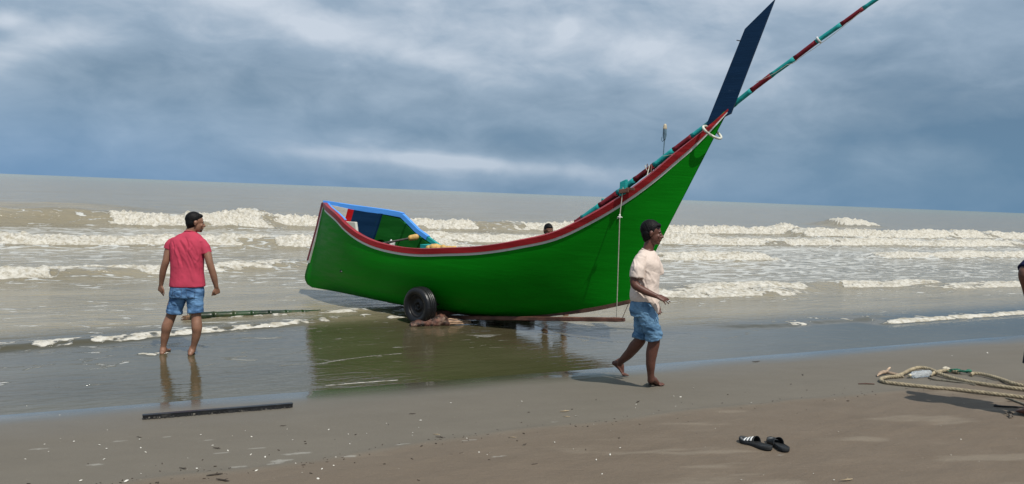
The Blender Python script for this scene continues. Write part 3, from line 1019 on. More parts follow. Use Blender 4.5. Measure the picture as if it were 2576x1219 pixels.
MB().tube([bp(6.14, 0.085, 4.105) + (bp(6.4, 0, 4.27) - bp(6.14, 0, 4.105)) * 0.0, bp(6.16, 0.085, 4.12)], 0.047, seg=14, round_ends=False).build('white_binding', M_WHITE, spar)


def cord(name, pts, r, label, mat=M_CORD, cat='cord', sag=0.0, n=10, group=None):
    out = []
    for a, b_ in zip(pts[:-1], pts[1:]):
        for k in range(n):
            t = k / n
            out.append(Vector(a).lerp(Vector(b_), t) - Vector((0, 0, sag * math.sin(math.pi * t))))
    out.append(Vector(pts[-1]))
    o = MB().tube(out, r, seg=6).build(name, mat)
    return tag(o, label, cat, group)


cord('cord', [bp(6.62, 0.05, 4.40), bp(5.95, 0.04, 3.90), bp(5.80, 0.03, 3.82), bp(5.42, 0.03, 3.62)], 0.0035, 'thin cord strung below the outer end of the bamboo spar', sag=0.02)
cord('cord', [bp(4.80, -0.02, 3.02), bp(4.38, 0.03, 2.70), bp(4.20, 0.03, 2.66)], 0.0035, 'thin cord tied between spar and upper bow rail', sag=0.004)
cord('cord', [bp(3.62, 0.0, 2.08), bp(3.4, 0.03, 1.96), bp(3.2, 0.03, 1.82)], 0.004, 'thin dark cord under the lower end of the spar', M_KEEL)
for k in range(2):
    cc_ = bp(3.97 + 0.03 * k, 0.04, 2.475 + 0.02 * k)
    pts = [cc_ + (Vector((0, 0, 1)) * 0.9 - BA * 0.5).normalized() * 0.06 * math.cos(a) + BN * -0.07 * math.sin(a) + BA * 0.06 * (a / 6.28) for a in [2 * math.pi * j / 16 for j in range(17)]]
    o = MB().tube(pts + [bp(4.08 + 0.06 * k, -0.22, 2.36)], 0.007, seg=6).build('lashing', M_KEEL if k else M_CORD)
    tag(o, ['pale cord lashing round the spar above the cleat', 'dark cord lashing round the spar above the cleat'][k], 'lashing')

# hanging rope from the gunwale down to the drawbar
top = bp(3.82, -0.40, 2.10)
kn = P(1559, 545, top.y + 0.0)
low_ = bp(3.63, -0.13, 0.38)
low_ = P(1551, 799, 11.02)
cord('hanging_rope', [top + Vector((0, 0, 0.1)), kn, low_], 0.0065, 'thin pale rope hanging down the bow side to the wooden drawbar')
tg = MB()
for k in range(7):
    a = random.uniform(0, 6.28)
    tg.tube([kn, kn + Vector((0.035 * math.cos(a), 0.02 * math.sin(a), -0.02 + 0.012 * math.sin(a * 2)))], 0.005, seg=6)
tg.tube([kn + Vector((0, 0, 0.02)), kn - Vector((0, 0, 0.02))], 0.013, seg=8)
tag(tg.build('rope_knot', principled('white_rag', (0.6, 0.6, 0.56), 0.8)), 'frayed white knot on the rope hanging down the bow side', 'knot')
cord('hanging_rope', [P(1583, 760, 10.95), P(1566, 800, 11.0)], 0.0045, 'short dark rope from the keel to the end of the drawbar', M_KEEL)

# ------------------------------------------------------------------ cart under the boat
WA = Vector((math.sin(BT + 0.14), math.cos(BT + 0.14), 0))     # axle direction
wc = P(1057, 770, 12.05)
axle_mid = wc + WA * 0.95
cart = empty('boat_trolley', (axle_mid.x, axle_mid.y, 0), 'two wheeled trolley of tyres and timber carrying the green boat', 'trolley')
fwd = Vector((WA.y, -WA.x, 0))


def make_wheel(c):
    R = 0.295; wd = 0.105
    prof = [(0.165, -0.075), (0.19, -0.098), (0.24, -0.108), (0.272, -0.098), (0.289, -0.080), (0.295, -0.060), (0.296, -0.040), (0.288, -0.037), (0.288, -0.031), (0.2965, -0.028), (0.297, -0.004), (0.289, -0.001), (0.289, 0.005), (0.297, 0.008),
            (0.2965, 0.032), (0.288, 0.035), (0.288, 0.041), (0.296, 0.044), (0.295, 0.060), (0.289, 0.080), (0.272, 0.098), (0.24, 0.108), (0.19, 0.098), (0.165, 0.075)]
    seg = 72; rings = []
    for k in range(seg):
        a = 2 * math.pi * k / seg
        dirv = fwd * math.cos(a) + Vector((0, 0, 1)) * math.sin(a)
        row = []
        for j, (r, x) in enumerate(prof):
            if 3 < j < 20 and k % 2 and abs(x) > 0.045: r -= 0.007
            row.append(c + dirv * r + WA * x)
        rings.append(row)
    rings.append(rings[0])
    wheel = MB().rings(rings, cap=False, closed=True).build('tyre', M_BLACK, cart)
    mb = MB()
    rp = [(0.0, -0.02), (0.05, -0.025), (0.052, -0.05), (0.075, -0.05), (0.08, -0.03), (0.125, -0.035), (0.15, -0.06), (0.166, -0.078), (0.168, -0.07), (0.168, 0.07), (0.0, 0.05)]
    rings = []
    for k in range(36):
        a = 2 * math.pi * k / 36
        dirv = fwd * math.cos(a) + Vector((0, 0, 1)) * math.sin(a)
        rings.append([c + dirv * r + WA * x for r, x in rp])
    rings.append(rings[0])
    mb.rings(rings, cap=False, closed=False)
    for k in range(5):
        a = 2 * math.pi * k / 5 + 0.3
        q = c + (fwd * math.cos(a) + Vector((0, 0, 1)) * math.sin(a)) * 0.063 + WA * -0.055
        mb.tube([q, q + WA * -0.012], 0.008, seg=6, round_ends=False)
    mb.build('rim', M_RIM, cart)


make_wheel(wc)
make_wheel(wc + WA * 1.9)
MB().tube([wc - WA * 0.03, wc + WA * 1.93], 0.028, seg=12).build('axle', M_RIM, cart)
# cradle beams and drawbar
up = Vector((0, 0, 1))
MB().box(axle_mid - Vector((0, 0, axle_mid.z - 0.13)), (WA * 0.75, fwd * 0.05, up * 0.04)).build('cross_beam', M_TIMBER, cart, smooth=False, bevel=0.008)
d0 = P(1180, 800, 12.3); d1 = P(1571, 805, 10.98)
dd = (d1 - d0).normalized(); d0 = d1 - dd * 3.1
sv = dd.cross(up).normalized(); uv_ = sv.cross(dd)
mb = MB(); rings = []
for i in range(24):
    q = d0.lerp(d1, i / 23)
    ra = 0.034 * (1 + 0.08 * math.sin(i * 1.7)); rb = 0.030 * (1 + 0.06 * math.sin(i * 2.3 + 1))
    if i in (0, 23): ra *= 0.85; rb *= 0.85
    rings.append([q + sv * ra + uv_ * rb * 0.7, q + sv * ra * 0.7 + uv_ * rb, q - sv * ra * 0.7 + uv_ * rb, q - sv * ra + uv_ * rb * 0.7,
                  q - sv * ra - uv_ * rb * 0.7, q - sv * ra * 0.7 - uv_ * rb, q + sv * ra * 0.7 - uv_ * rb, q + sv * ra - uv_ * rb * 0.7])
MB().rings(rings).build('drawbar', M_TIMBER, cart, smooth=False)
# posts of the trolley standing in the shallows
for (u, v, Yd) in ((1300, 812, 12.0), (1240, 812, 12.5)):
    q = ground(u, v)
    MB().box(q + Vector((0, 0.35, 0.05)), (fwd * 0.34, WA * 0.06, up * 0.055)).build('timber_chock', M_TIMBER, cart, smooth=False, bevel=0.008)
    break

# gear lying in the stern
oar = empty('oar', bp(-0.6, 0.0, 1.15), 'worn oar with a yellow float on its end lying across the stern', 'oar')
a_ = P(985, 609, 12.75); b2 = P(1030, 600, 12.75)
MB().tube([a_ - (b2 - a_) * 0.9, a_, b2], [0.022, 0.020, 0.016], seg=10).build('shaft', principled('worn_black_wood', (0.055, 0.05, 0.04), 0.6, 0.4, 20), oar)
MB().tube([b2 + (b2 - a_) * 0.08, b2 + (b2 - a_) * 0.36], [0.048, 0.050], seg=14, round_ends=True).build('float', M_BAMBOO_Y, oar)
cr_ = random.Random(4)
base_f = None
for k, (u, v, s) in enumerate([(1083, 624, 1.0), (1093, 622, 1.1), (1103, 625, 1.0), (1112, 623.5, 0.9), (1121, 626, 1.0), (1130, 625, 0.8), (1139, 626.5, 0.9)]):
    q = P(u, v, 12.9)
    if base_f is None:
        base_f = MB().tube([Vector((-0.035, 0, 0)), Vector((0.035, 0, 0))], [0.048, 0.048], seg=14).build('net_float', M_BAMBOO_Y)
        o = base_f
    else:
        o = base_f.copy(); C.objects.link(o)
    o.location = q; o.scale = (s, s, s); o.rotation_euler = (0, cr_.uniform(-.4, .4), cr_.uniform(0, 3.1))
    tag(o, ['yellow net float at the left end of the row behind the near gunwale', 'yellow net float second from the left end of the row of floats', 'yellow net float third from the left in the row', 'yellow net float in the middle of the row of seven', 'yellow net float third from the right in the row', 'yellow net float second from the right end of the row', 'yellow net float at the right end of the row'][k], 'float', 'yellow net floats piled amidships')
# net heap carrying the floats
rgm = principled('white_plastic_bag', (0.55, 0.55, 0.52), 0.5, 0.15, 20, 0.01, 20)
nb = P(985, 610, 12.95)
hb = MB()
for k in range(9):
    hb.ell(nb + Vector((cr_.uniform(-.04, .04), cr_.uniform(-.04, .04), cr_.uniform(-.08, .02))), (Vector((.024, 0, .01)), Vector((0, .03, 0)), Vector((.01, 0, .045))), 10, 8)
tag(hb.skin('crumpled_bag', rgm, None, 0.01, 2), 'crumpled white plastic bag lying in the stern', 'bag')
nm_ = principled('brown_net', (0.12, 0.08, 0.05), 0.9, 0.4, 30, 0.02, 40)
hb = MB()
for k in range(26):
    l = cr_.uniform(-0.1, 1.6)
    hb.ell(bp(l, cr_.uniform(-.3, .55), 0.80 + 0.1 * cr_.random()), (BA * cr_.uniform(.12, .25), BN * cr_.uniform(.1, .25), Vector((0, 0, cr_.uniform(.08, .16)))), 12, 8)
tag(hb.skin('net_heap', nm_, None, 0.02, 2), 'brown heap of fishing net under the yellow floats', 'net')

# ------------------------------------------------------------------ timber, bamboo, strip
q0 = ground(1032, 822); q1 = ground(1186, 816)
dv = (q1 - q0); Lg = dv.length; dv.normalize(); sd_ = Vector((-dv.y, dv.x, 0))
log = empty('broken_log', q0.lerp(q1, .5), 'broken reddish brown log with a pale splintered end chocking the near wheel', 'log')
barkm = principled('wet_red_bark', (0.090, 0.038, 0.025), 0.55, 0.6, 9, 0.03, 26, dirt=(0.30, 0.215, 0.15), dirt_amt=0.9, dirt_scale=5)
splm = principled('pale_split_wood', (0.36, 0.235, 0.15), 0.7, 0.25, 6, 0.01, 25, stretch=(1, 1, 4))
prof_t = [(0.0, .035, .05), (.05, .050, .065), (.15, .058, .07), (.28, .070, .08), (.40, .088, .09), (.50, .102, .10), (.56, .100, .095), (.60, .07, .08)]
rings = []
for i in range(40):
    t = 0.60 * i / 39
    hz = np.interp(t, [a[0] for a in prof_t], [a[1] for a in prof_t]); hw = np.interp(t, [a[0] for a in prof_t], [a[2] for a in prof_t])
    cc_ = q0 + dv * (t * Lg) + Vector((0, 0, hz * 0.62))
    row = []
    for k in range(28):
        a = 2 * math.pi * k / 28
        nz = mnoise.noise(Vector((t * 9, math.cos(a) * 1.6, math.sin(a) * 1.6))) * 0.28 + mnoise.noise(Vector((t * 30, math.cos(a) * 5, math.sin(a) * 5))) * 0.14
        row.append(cc_ + sd_ * (math.cos(a) * hw * (1 + nz)) + Vector((0, 0, math.sin(a) * hz * (1 + nz))) + dv * (0.05 * nz))
    rings.append(row)
MB().rings(rings).build('bark', barkm, log)
mb = MB(); lr = random.Random(9)
for (t0, t1, h, y_, r) in ((.50, .80, .105, 0.0, .022), (.5, .98, .075, -.02, .022), (.5, 1.0, .055, .03, .024), (.5, .80, .10, .04, .018), (.52, .92, .06, -.05, .022), (.5, .86, .03, -.05, .024), (.5, .96, .03, -.04, .02), (.5, .74, .11, -.03, .016), (.5,.99,.035,-.01,.02)):
    pts = [q0 + dv * (Lg * (t0 + (t1 - t0) * k / 6)) + sd_ * y_ + Vector((0, 0, h * (1 - 0.25 * k / 6) + lr.uniform(-.006, .006))) for k in range(7)]
    mb.tube(pts, [r * (1 - 0.5 * (k / 6) ** 2) * lr.uniform(.85, 1.15) for k in range(7)], seg=7, flat=0.6, round_ends=False)
mb.build('splintered_wood', splm, log, smooth=False)

g0_ = ground(462, 809); g1_ = ground(805, 790)
bam = empty('bamboo_pole', g0_, 'dark green bamboo pole floating at the water edge behind the bather in the pink shirt', 'pole')
bamm = principled('wet_green_bamboo', (0.012, 0.030, 0.008), 0.35, 0.4, 4, 0.001, 30, dirt=(0.07, 0.07, 0.018), dirt_amt=0.6, dirt_scale=3)
nodes_t = [0.04, 0.20, 0.34, 0.47, 0.60, 0.73, 0.86, 1.0]
dvb = (g1_ - g0_)
for i in range(len(nodes_t) - 1):
    t0, t1 = nodes_t[i], nodes_t[i + 1]; pts = []; rr = []
    for k in range(9):
        t = t0 + (t1 - t0) * k / 8
        r = 0.068 - 0.028 * t
        pts.append(g0_ + dvb * t + Vector((0, 0, 0.062 - 0.036 * t * t)))
        rr.append(r * (1.10 if k in (0, 8) else 0.99 if k in (1, 7) else 0.97))
    MB().tube(pts, rr, seg=16, round_ends=False).build('bamboo_section', bamm, bam)
mb = MB()
for k in range(14):
    a = 6.28 * k / 14; off = Vector((0, math.cos(a), math.sin(a))) * 0.034
    mb.tube([g0_ + dvb * 0.045 + Vector((0, 0, .045)) + off, g0_ + dvb * (-0.005 - 0.01 * lr.random()) + Vector((0, 0, .04)) + off * lr.uniform(0.8, 1.6)], [0.012, 0.004], seg=6, round_ends=False)
mb.tube([g0_ + dvb * 0.02 + Vector((0, 0, .06)), g0_ + dvb * 0.03 + Vector((0, 0, .135))], [0.006, 0.004], seg=6)
mb.build('frayed_end', principled('frayed_bamboo', (0.13, 0.075, 0.04), 0.8, 0.4, 30), bam, smooth=False)

s0 = ground(358, 1057); s1 = ground(737, 1026)
stp = empty('black_strip', s0.lerp(s1, .5), 'long black channel strip lying on the wet sand at lower left', 'strip')
bst = principled('black_plastic', (0.009, 0.010, 0.012), 0.35, 0.2, 12, 0.001, 50, dirt=(0.10, 0.095, 0.08), dirt_amt=0.45, dirt_scale=14)
dvs = (s1 - s0); Ls = dvs.length; dvs.normalize(); ss = Vector((-dvs.y, dvs.x, 0))
mid_ = s0.lerp(s1, .5)
zt = Vector((0, 0, 1))
MB().box(mid_ + zt * 0.034 + ss * 0.022, (dvs * (Ls / 2), ss * 0.022, zt * 0.004)).build('top_flange', bst, stp, smooth=False, bevel=0.0015)
MB().box(mid_ + zt * 0.015 + ss * 0.006, (dvs * (Ls / 2 - 0.002), ss * 0.004, zt * 0.0145)).build('side_wall', bst, stp, smooth=False, bevel=0.0015)
mb = MB(); n_t = 60
for k in range(n_t):
    if lr.random() < 0.25: continue
    q = s0 + dvs * (Ls * (k + 0.5) / n_t)
    mb.box(q + zt * lr.uniform(0.004, 0.010) - ss * 0.004, (dvs * (Ls / n_t * lr.uniform(0.2, 0.5)), ss * 0.008, zt * lr.uniform(0.004, 0.011)))
mb.build('crusted_lower_edge', principled('sand_crusted_black', (0.02, 0.02, 0.02), 0.6, 0.5, 20, dirt=(0.3, 0.27, 0.22), dirt_amt=0.9, dirt_scale=12), stp, smooth=False)['kind'] = 'stuff'


# ------------------------------------------------------------------ rope pile
def twisted(name, ctrl, r, mat, parent=None, pitch=0.11, seg_len=0.013):
    ctrl = [Vector(c) for c in ctrl]
    pts = []
    for i in range(len(ctrl) - 1):
        p0 = ctrl[max(i - 1, 0)]; p1 = ctrl[i]; p2 = ctrl[i + 1]; p3 = ctrl[min(i + 2, len(ctrl) - 1)]
        n = max(2, int((p2 - p1).length / seg_len))
        for k in range(n):
            t = k / n
            pts.append(0.5 * ((2 * p1) + (p2 - p0) * t + (2 * p0 - 5 * p1 + 4 * p2 - p3) * t * t + (3 * p1 - p0 - 3 * p2 + p3) * t ** 3))
    pts.append(ctrl[-1])
    mb = MB(); ln = 0; L = [0]
    for a, b_ in zip(pts[:-1], pts[1:]):
        ln += (b_ - a).length; L.append(ln)
    T = [(pts[min(i + 1, len(pts) - 1)] - pts[max(i - 1, 0)]).normalized() for i in range(len(pts))]
    for s in range(3):
        st = []
        for p_, t, l in zip(pts, T, L):
            sx = t.cross(Vector((0, 0, 1))).normalized(); sy = t.cross(sx)
            a = 2 * math.pi * (l / pitch + s / 3)
            st.append(p_ + (sx * math.cos(a) + sy * math.sin(a)) * r * 0.48)
        mb.tube(st, r * 0.56, seg=7, round_ends=False)
    return mb.build(name, mat, parent)


ropem = principled('tan_hemp_rope', (0.33, 0.275, 0.18), 0.9, 0.2, 25, 0.003, 160, dirt=(0.16, 0.13, 0.09), dirt_amt=0.5, dirt_scale=5)
rope_dark = principled('wet_grey_rope', (0.16, 0.145, 0.11), 0.85, 0.25, 25, 0.003, 160)


def rz(X_, Y_, h=0.022):
    g = ground(2169.7 + X_ * .1577, 911.9 + Y_ * .1577)
    return g + Vector((0, 0, h))


rope = empty('tan_rope', rz(640, 250), 'thick tan twisted rope doubled back in a long loop on the sand', 'rope')
twisted('upper_strand', [rz(520, 262), rz(640, 228, .03), rz(760, 185, .045), rz(900, 160, .055), rz(1050, 172, .05), rz(1180, 212, .04), rz(1300, 250, .03), rz(1600, 325), rz(1900, 375), rz(2300, 432), rz(2620, 470), rz(3000, 520)], 0.021, ropem, rope)
twisted('loop_strand', [rz(640, 250, .02), rz(480, 262), rz(340, 282), rz(290, 310), rz(330, 340), rz(450, 362), rz(800, 402), rz(1150, 438), rz(1420, 460), rz(1700, 492), rz(2200, 550), rz(2620, 602), rz(3000, 660)], 0.020, ropem, rope)
rope2 = twisted('tan_rope', [rz(1080, 235), rz(1180, 200, .03), rz(1350, 172, .03), rz(1540, 195, .025)], 0.021, ropem)
tag(rope2, 'short length of tan rope ending in the green netting beside the bottle', 'rope')
rope3 = twisted('tan_rope', [rz(1730, 230), rz(1780, 218, .03), rz(1950, 240, .03), rz(2200, 310, .03), rz(2420, 380, .025), rz(2700, 430, .022)], 0.021, ropem)
tag(rope3, 'tan rope running right from the green netting, farthest from the camera', 'rope')
rope4 = twisted('thin_rope', [rz(2290, 590, .01), rz(2400, 620, .01), rz(2560, 680, .01), rz(2700, 740, .01)], 0.011, rope_dark, pitch=0.06)
tag(rope4, 'thin grey rope branching off under the nearest rope strand', 'rope')
rope5 = twisted('dark_rope', [rz(1060, 262, .01), rz(1150, 290, .01), rz(1250, 300, .01), rz(1500, 330, .01), rz(1800, 380, .01)], 0.014, rope_dark, pitch=0.08)
tag(rope5, 'thin dark wet rope under the upper tan strand right of the bottle', 'rope')
# green netting scrap
netm = principled('green_netting', (0.01, 0.14, 0.085), 0.6, 0.3, 30, 0.003, 80)
mb = MB()
ca = rz(1430, 175, .02); cb = rz(1700, 205, .02)
for k in range(26):
    t = lr.random(); c_ = ca.lerp(cb, t)
    pts = [c_ + Vector((lr.uniform(-.08, .08), lr.uniform(-.03, .03), lr.uniform(0, .03))) for _ in range(4)]
    mb.tube(pts, 0.004, seg=5, round_ends=False)
for (X_, Y_, s) in ((1480, 165, .03), (1695, 180, .035), (1660, 195, .02)):
    mb.ell(rz(X_, Y_, .03), (Vector((s, 0, 0)), Vector((0, s * .6, 0)), Vector((0, 0, s * .6))), 8, 6)
tag(mb.build('green_net_scrap', netm), 'scrap of green netting tangled in the tan rope', 'netting')
mb = MB()
for k in range(6):
    mb.ell(rz(1340 + lr.uniform(-35, 35), 160 + lr.uniform(-12, 8), .04), (Vector((.03, 0, 0)), Vector((0, .02, .01)), Vector((0, -.005, .018))), 8, 6)
tag(mb.skin('foam_scrap', principled('pale_foam', (0.50, 0.45, 0.35), 0.7), None, 0.006, 2), 'small lump of pale foam on the rope left of the green netting', 'foam scrap')

# plastic bottle
bo = rz(760, 262, .038); b1 = rz(1075, 228, .040)
ax = (b1 - bo); BLn = ax.length; ax.normalize(); sx = ax.cross(Vector((0, 0, 1))).normalized(); sy = ax.cross(sx)
bot = empty('plastic_bottle', bo, 'clear crushed plastic bottle with a pale cap lying between the rope strands', 'bottle')
pr = [(0, .012), (.03, .014), (.045, .015), (.09, .026), (.14, .036), (.19, .039), (.24, .036), (.30, .039), (.38, .035), (.46, .039), (.56, .036), (.64, .039), (.74, .035), (.84, .039), (.93, .038), (.98, .032), (1.0, .02)]
rings = []
for i, (t, r) in enumerate(pr):
    row = []
    for k in range(24):
        a = 6.2832 * k / 24
        rr_ = r * (1 + 0.18 * mnoise.noise(Vector((t * 7, math.cos(a) * 1.3, math.sin(a) * 1.3))))
        row.append(bo + ax * (t * BLn) + sx * (rr_ * math.cos(a)) + sy * (rr_ * math.sin(a)))
    rings.append(row)
gm = bpy.data.materials.new('clear_plastic'); gm.use_nodes = True
gb = gm.node_tree.nodes['Principled BSDF']
gb.inputs['Base Color'].default_value = (0.80, 0.84, 0.86, 1); gb.inputs['Roughness'].default_value = 0.12; gb.inputs['IOR'].default_value = 1.2
gb.inputs['Transmission Weight'].default_value = 0.72
gN = NT(gm.node_tree); gbn = gN.node('ShaderNodeBump'); gbn.inputs['Distance'].default_value = 0.004
gN.put(gbn.inputs['Height'], gN.noise(gN.node('ShaderNodeTexCoord').outputs['Object'], 60, 2, 0.5)); gN.put(gb.inputs['Normal'], gbn.outputs[0])
MB().rings(rings).build('bottle_body', gm, bot)
MB().tube([bo - ax * 0.022, bo + ax * 0.002], 0.0165, seg=16, round_ends=False).build('cap', principled('cream_cap', (0.62, 0.55, 0.38), 0.4), bot, bevel=0)

# driftwood beside the rope
dwm = principled('bleached_driftwood', (0.40, 0.29, 0.20), 0.8, 0.3, 10, 0.006, 30, dirt=(0.10, 0.06, 0.04), dirt_amt=0.6)
mb = MB()
mb.tube([rz(232, 238, .012), rz(280, 215, .03), rz(350, 203, .036), rz(430, 212, .03), rz(560, 222, .02), rz(640, 232, .012)], [.006, .026, .032, .028, .022, .010], seg=9, flat=0.65)
mb.tube([rz(385, 200, .04), rz(410, 175, .05), rz(435, 160, .055)], [.016, .013, .010], seg=7)
o = mb.skin('driftwood', dwm, None, 0.005, 1)
tag(o, 'pale driftwood knot at the left end of the tan rope', 'driftwood')
mb = MB(); mb.tube([rz(2125, 718, .012), rz(2160, 722, .012), rz(2400, 728, .010), rz(2700, 740, .01)], [.018, .010, .008, .008], seg=8)
tag(mb.build('black_stick', principled('black_stick', (0.010, 0.009, 0.008), 0.6)), 'thin black stick lying in the shadow nearest the lower right corner', 'stick')
mb = MB()
ck = rz(2330, 850, .01)
for (x0, y0, x1, y1, r) in ((2245, 830, 2330, 860, .006), (2330, 860, 2370, 900, .012), (2280, 825, 2390, 835, .014), (2340, 870, 2395, 880, .010), (2370, 850, 2350, 905, .008)):
    mb.tube([rz(x0, y0, .012), rz((x0 + x1) / 2, (y0 + y1) / 2, .022), rz(x1, y1, .010)], [r * .5, r, r * .6], seg=6)
tag(mb.build('withered_root', principled('grey_brown_root', (0.11, 0.09, 0.07), 0.8, 0.4, 40)), 'small grey withered root in front of the shadow at lower right', 'driftwood')
mb = MB(); mb.tube([rz(-60, 352, .006), rz(60, 352, .008), rz(185, 356, .006)], [.006, .008, .006], seg=6)
tag(mb.build('twig', M_KEEL), 'straight dark twig left of the looped end of the tan rope', 'twig')


# ------------------------------------------------------------------ sandals
def make_sandal(name, heel, toe, stripes, label, lift=0.0, mirror=1):
    heel = Vector(heel); toe = Vector(toe); f = toe - heel; L = f.length; f.normalize(); s = Vector((-f.y, f.x, 0)).normalized()   # s: left of travel
    up = s.cross(f) * -1
    if up.z < 0: up = -up
    root = empty(name, heel.lerp(toe, .5), label, 'sandal', 'black slide sandals left on the sand')
    sole = principled('black_foam_sole', (0.022, 0.024, 0.026), 0.75, 0.25, 20, 0.002, 120, spec=0.3, dirt=(0.13, 0.125, 0.115), dirt_amt=0.35, dirt_scale=8)
    out = []
    prof = [(0, .0), (.02, .020), (.08, .034), (.2, .039), (.35, .036), (.5, .038), (.65, .045), (.78, .048), (.88, .043), (.95, .030), (1.0, .0)]

    def outline(scale, h, t_scale=1.0):
        L_, R_ = [], []
        for t, w in prof:
            tt = 0.5 + (t - 0.5) * t_scale
            c_ = heel + f * (L * tt) + up * (h + 0.012 * max(0, (t - .72) / .28) ** 2 + 0.004 * max(0, (.15 - t) / .15))
            sh_ = 0.006 * math.sin(math.pi * t) * mirror
            L_.append(c_ + s * (w * scale + sh_)); R_.append(c_ + s * (-w * scale + sh_))
        return L_ + R_[::-1][1:-1]
    rings = [outline(.93, 0.002, .985), outline(1.0, .007), outline(1.03, .020), outline(1.0, .032), outline(.93, .034, .985), outline(.88, .029, .97)]
    MB().rings(rings).build('sole', sole, root)
    ins = principled('grey_worn_footbed', (0.17, 0.17, 0.165), 0.8, 0.25, 30, 0.002, 150)
    rr_ = []
    for h in (.0290, .0318):
        pts = []
        for t, w in [(.80, .034), (.86, .036), (.92, .028), (.965, .012), (.965, -.012), (.92, -.028), (.86, -.036), (.80, -.034)]:
            pts.append(heel + f * (L * t) + up * (h + 0.012 * max(0, (t - .72) / .28) ** 2) + s * w)
        rr_.append(pts)
    MB().rings(rr_).build('toe_pad', ins, root)
    # strap: an arched band
    strap = principled('black_strap', (0.018, 0.020, 0.022), 0.6, 0.2, 20, 0.001, 90, spec=0.35)

    def arch(t, a, off):
        w = float(np.interp(t, [q[0] for q in prof], [q[1] for q in prof])) * 1.02 + off
        hgt = (0.066 - 0.045 * (t - .42) / .40) + off * 0.8
        return heel + f * (L * t) + up * (0.018 + hgt * math.sin(a) ** 0.85) + s * (w * math.cos(a) * (1 + 0.10 * math.sin(a)))
    T0, T1 = .44, .80
    rings = []
    NA = 20
    for i in range(NA + 1):
        a = math.pi * i / NA
        row = [arch(T0 + (T1 - T0) * k / 6 + 0.03 * math.sin(a) * (1 - k / 3), a, .003) for k in range(7)] + [arch(T0 + (T1 - T0) * k / 6 + 0.03 * math.sin(a) * (1 - k / 3), a, -.002) for k in range(6, -1, -1)]
        rings.append(row)
    MB().rings(rings).build('strap', strap, root)
    if stripes:
        wm = principled('white_print', (0.72, 0.72, 0.70), 0.6, 0.05)
        for k in range(3):
            t0 = .50 + .095 * k
            rings = []
            for i in range(9):
                a = math.radians(22 + 50 * i / 8)
                if mirror < 0 or True: aa = a
                rings.append([arch(t0 + .035 * math.sin(aa) * 0.4, aa, .0035), arch(t0 + .058 + .035 * math.sin(aa) * 0.4, aa, .0035), arch(t0 + .058 + .035 * math.sin(aa) * 0.4, aa, .0058), arch(t0 + .035 * math.sin(aa) * 0.4, aa, .0058)])
            MB().rings(rings).build('stripe', wm, root)
    return root


h1 = ground(1940, 1136); t1 = ground(1849, 1107)
t1 = h1 + (t1 - h1).normalized() * 0.30
make_sandal('sandal', h1, t1, True, 'left sandal of the black pair with three white stripes showing on its strap')
h2 = ground(1978, 1140); t2 = ground(1918, 1101)
t2 = h2 + (t2 - h2).normalized() * 0.29
make_sandal('sandal', h2, t2, False, 'right sandal of the black pair seen through its open strap, no stripes showing', mirror=-1)

# ------------------------------------------------------------------ small things on the sand
shm = principled('white_shell', (0.66, 0.63, 0.56), 0.45, 0.12, 60)
shp = []
for v in range(3):
    mb = MB(); rs_ = random.Random(50 + v)
    rings = []
    for i in range(5):
        t = i / 4
        rings.append([Vector((math.cos(a) * 0.011 * math.sin(math.pi * (.12 + .8 * t)) * (1 + .15 * rs_.random()), math.sin(a) * .0075 * math.sin(math.pi * (.12 + .8 * t)), 0.007 * t)) for a in [6.283 * k / 9 for k in range(9)]])
    shp.append(mb.rings(rings).mesh('shell'))
    shp[-1].materials.append(shm)
known = [(318, 1213, 1.9), (203, 1211, 1.1), (366, 1139, .8), (351, 1107, 1.0), (354, 1128, .9), (250, 1121, .9), (262, 1157, .9), (186, 1112, .9), (112, 1119, .7), (268, 1130, .8), (645, 1186, 1.2), (800, 1206, 1.1), (810, 1181, .8), (744, 1168, .8),
         (573, 1135, .8), (631, 1145, .8), (667, 1151, .9), (1134, 1015, .9), (1058, 1059, 1.0), (1038, 1090, .8), (827, 1082, .7), (1174, 1104, .7), (1500, 1158, .9), (1535, 1145, .9), (1395, 1114, .8), (1560, 1128, .7), (1448, 1048, .8), (2484, 889, 1.3),
         (2395, 896, .8), (1712, 1000, .9), (1695, 998, .8), (1745, 978, .9), (1720, 1036, .7), (1205, 1139, .7), (880, 1118, .7), (845, 1152, .8), (922, 1092, .6), (1890, 1014, .6), (2098, 1209, .7), (495, 1180, .8), (535, 1122, .8), (505, 1095, .7)]
rsn = random.Random(12)
while len(known) < 96:
    u = rsn.uniform(20, 2560); v = rsn.uniform(1010, 1216) if u < 1300 else rsn.uniform(990, 1216)
    if u > 1780 and u < 2010 and 1080 < v < 1160: continue
    if 340 < u < 760 and v < 1075: continue
    known.append((u, v, rsn.uniform(.3, .6)))
for i, (u, v, s) in enumerate(known):
    o = bpy.data.objects.new('shell', shp[i % 3]); C.objects.link(o)
    q = ground(u, v); q.z += 0.001
    o.location = q; s *= 0.85 * (1 + 0.1 * rsn.random())
    o.scale = (s * rsn.uniform(.8, 1.3), s * rsn.uniform(.8, 1.2), s)
    o.rotation_euler = (rsn.uniform(-.4, .4), rsn.uniform(-.4, .4), rsn.uniform(0, 6.28))
    tag(o, 'small white shell fragment scattered on the damp sand', 'shell', 'white shell fragments on the sand')

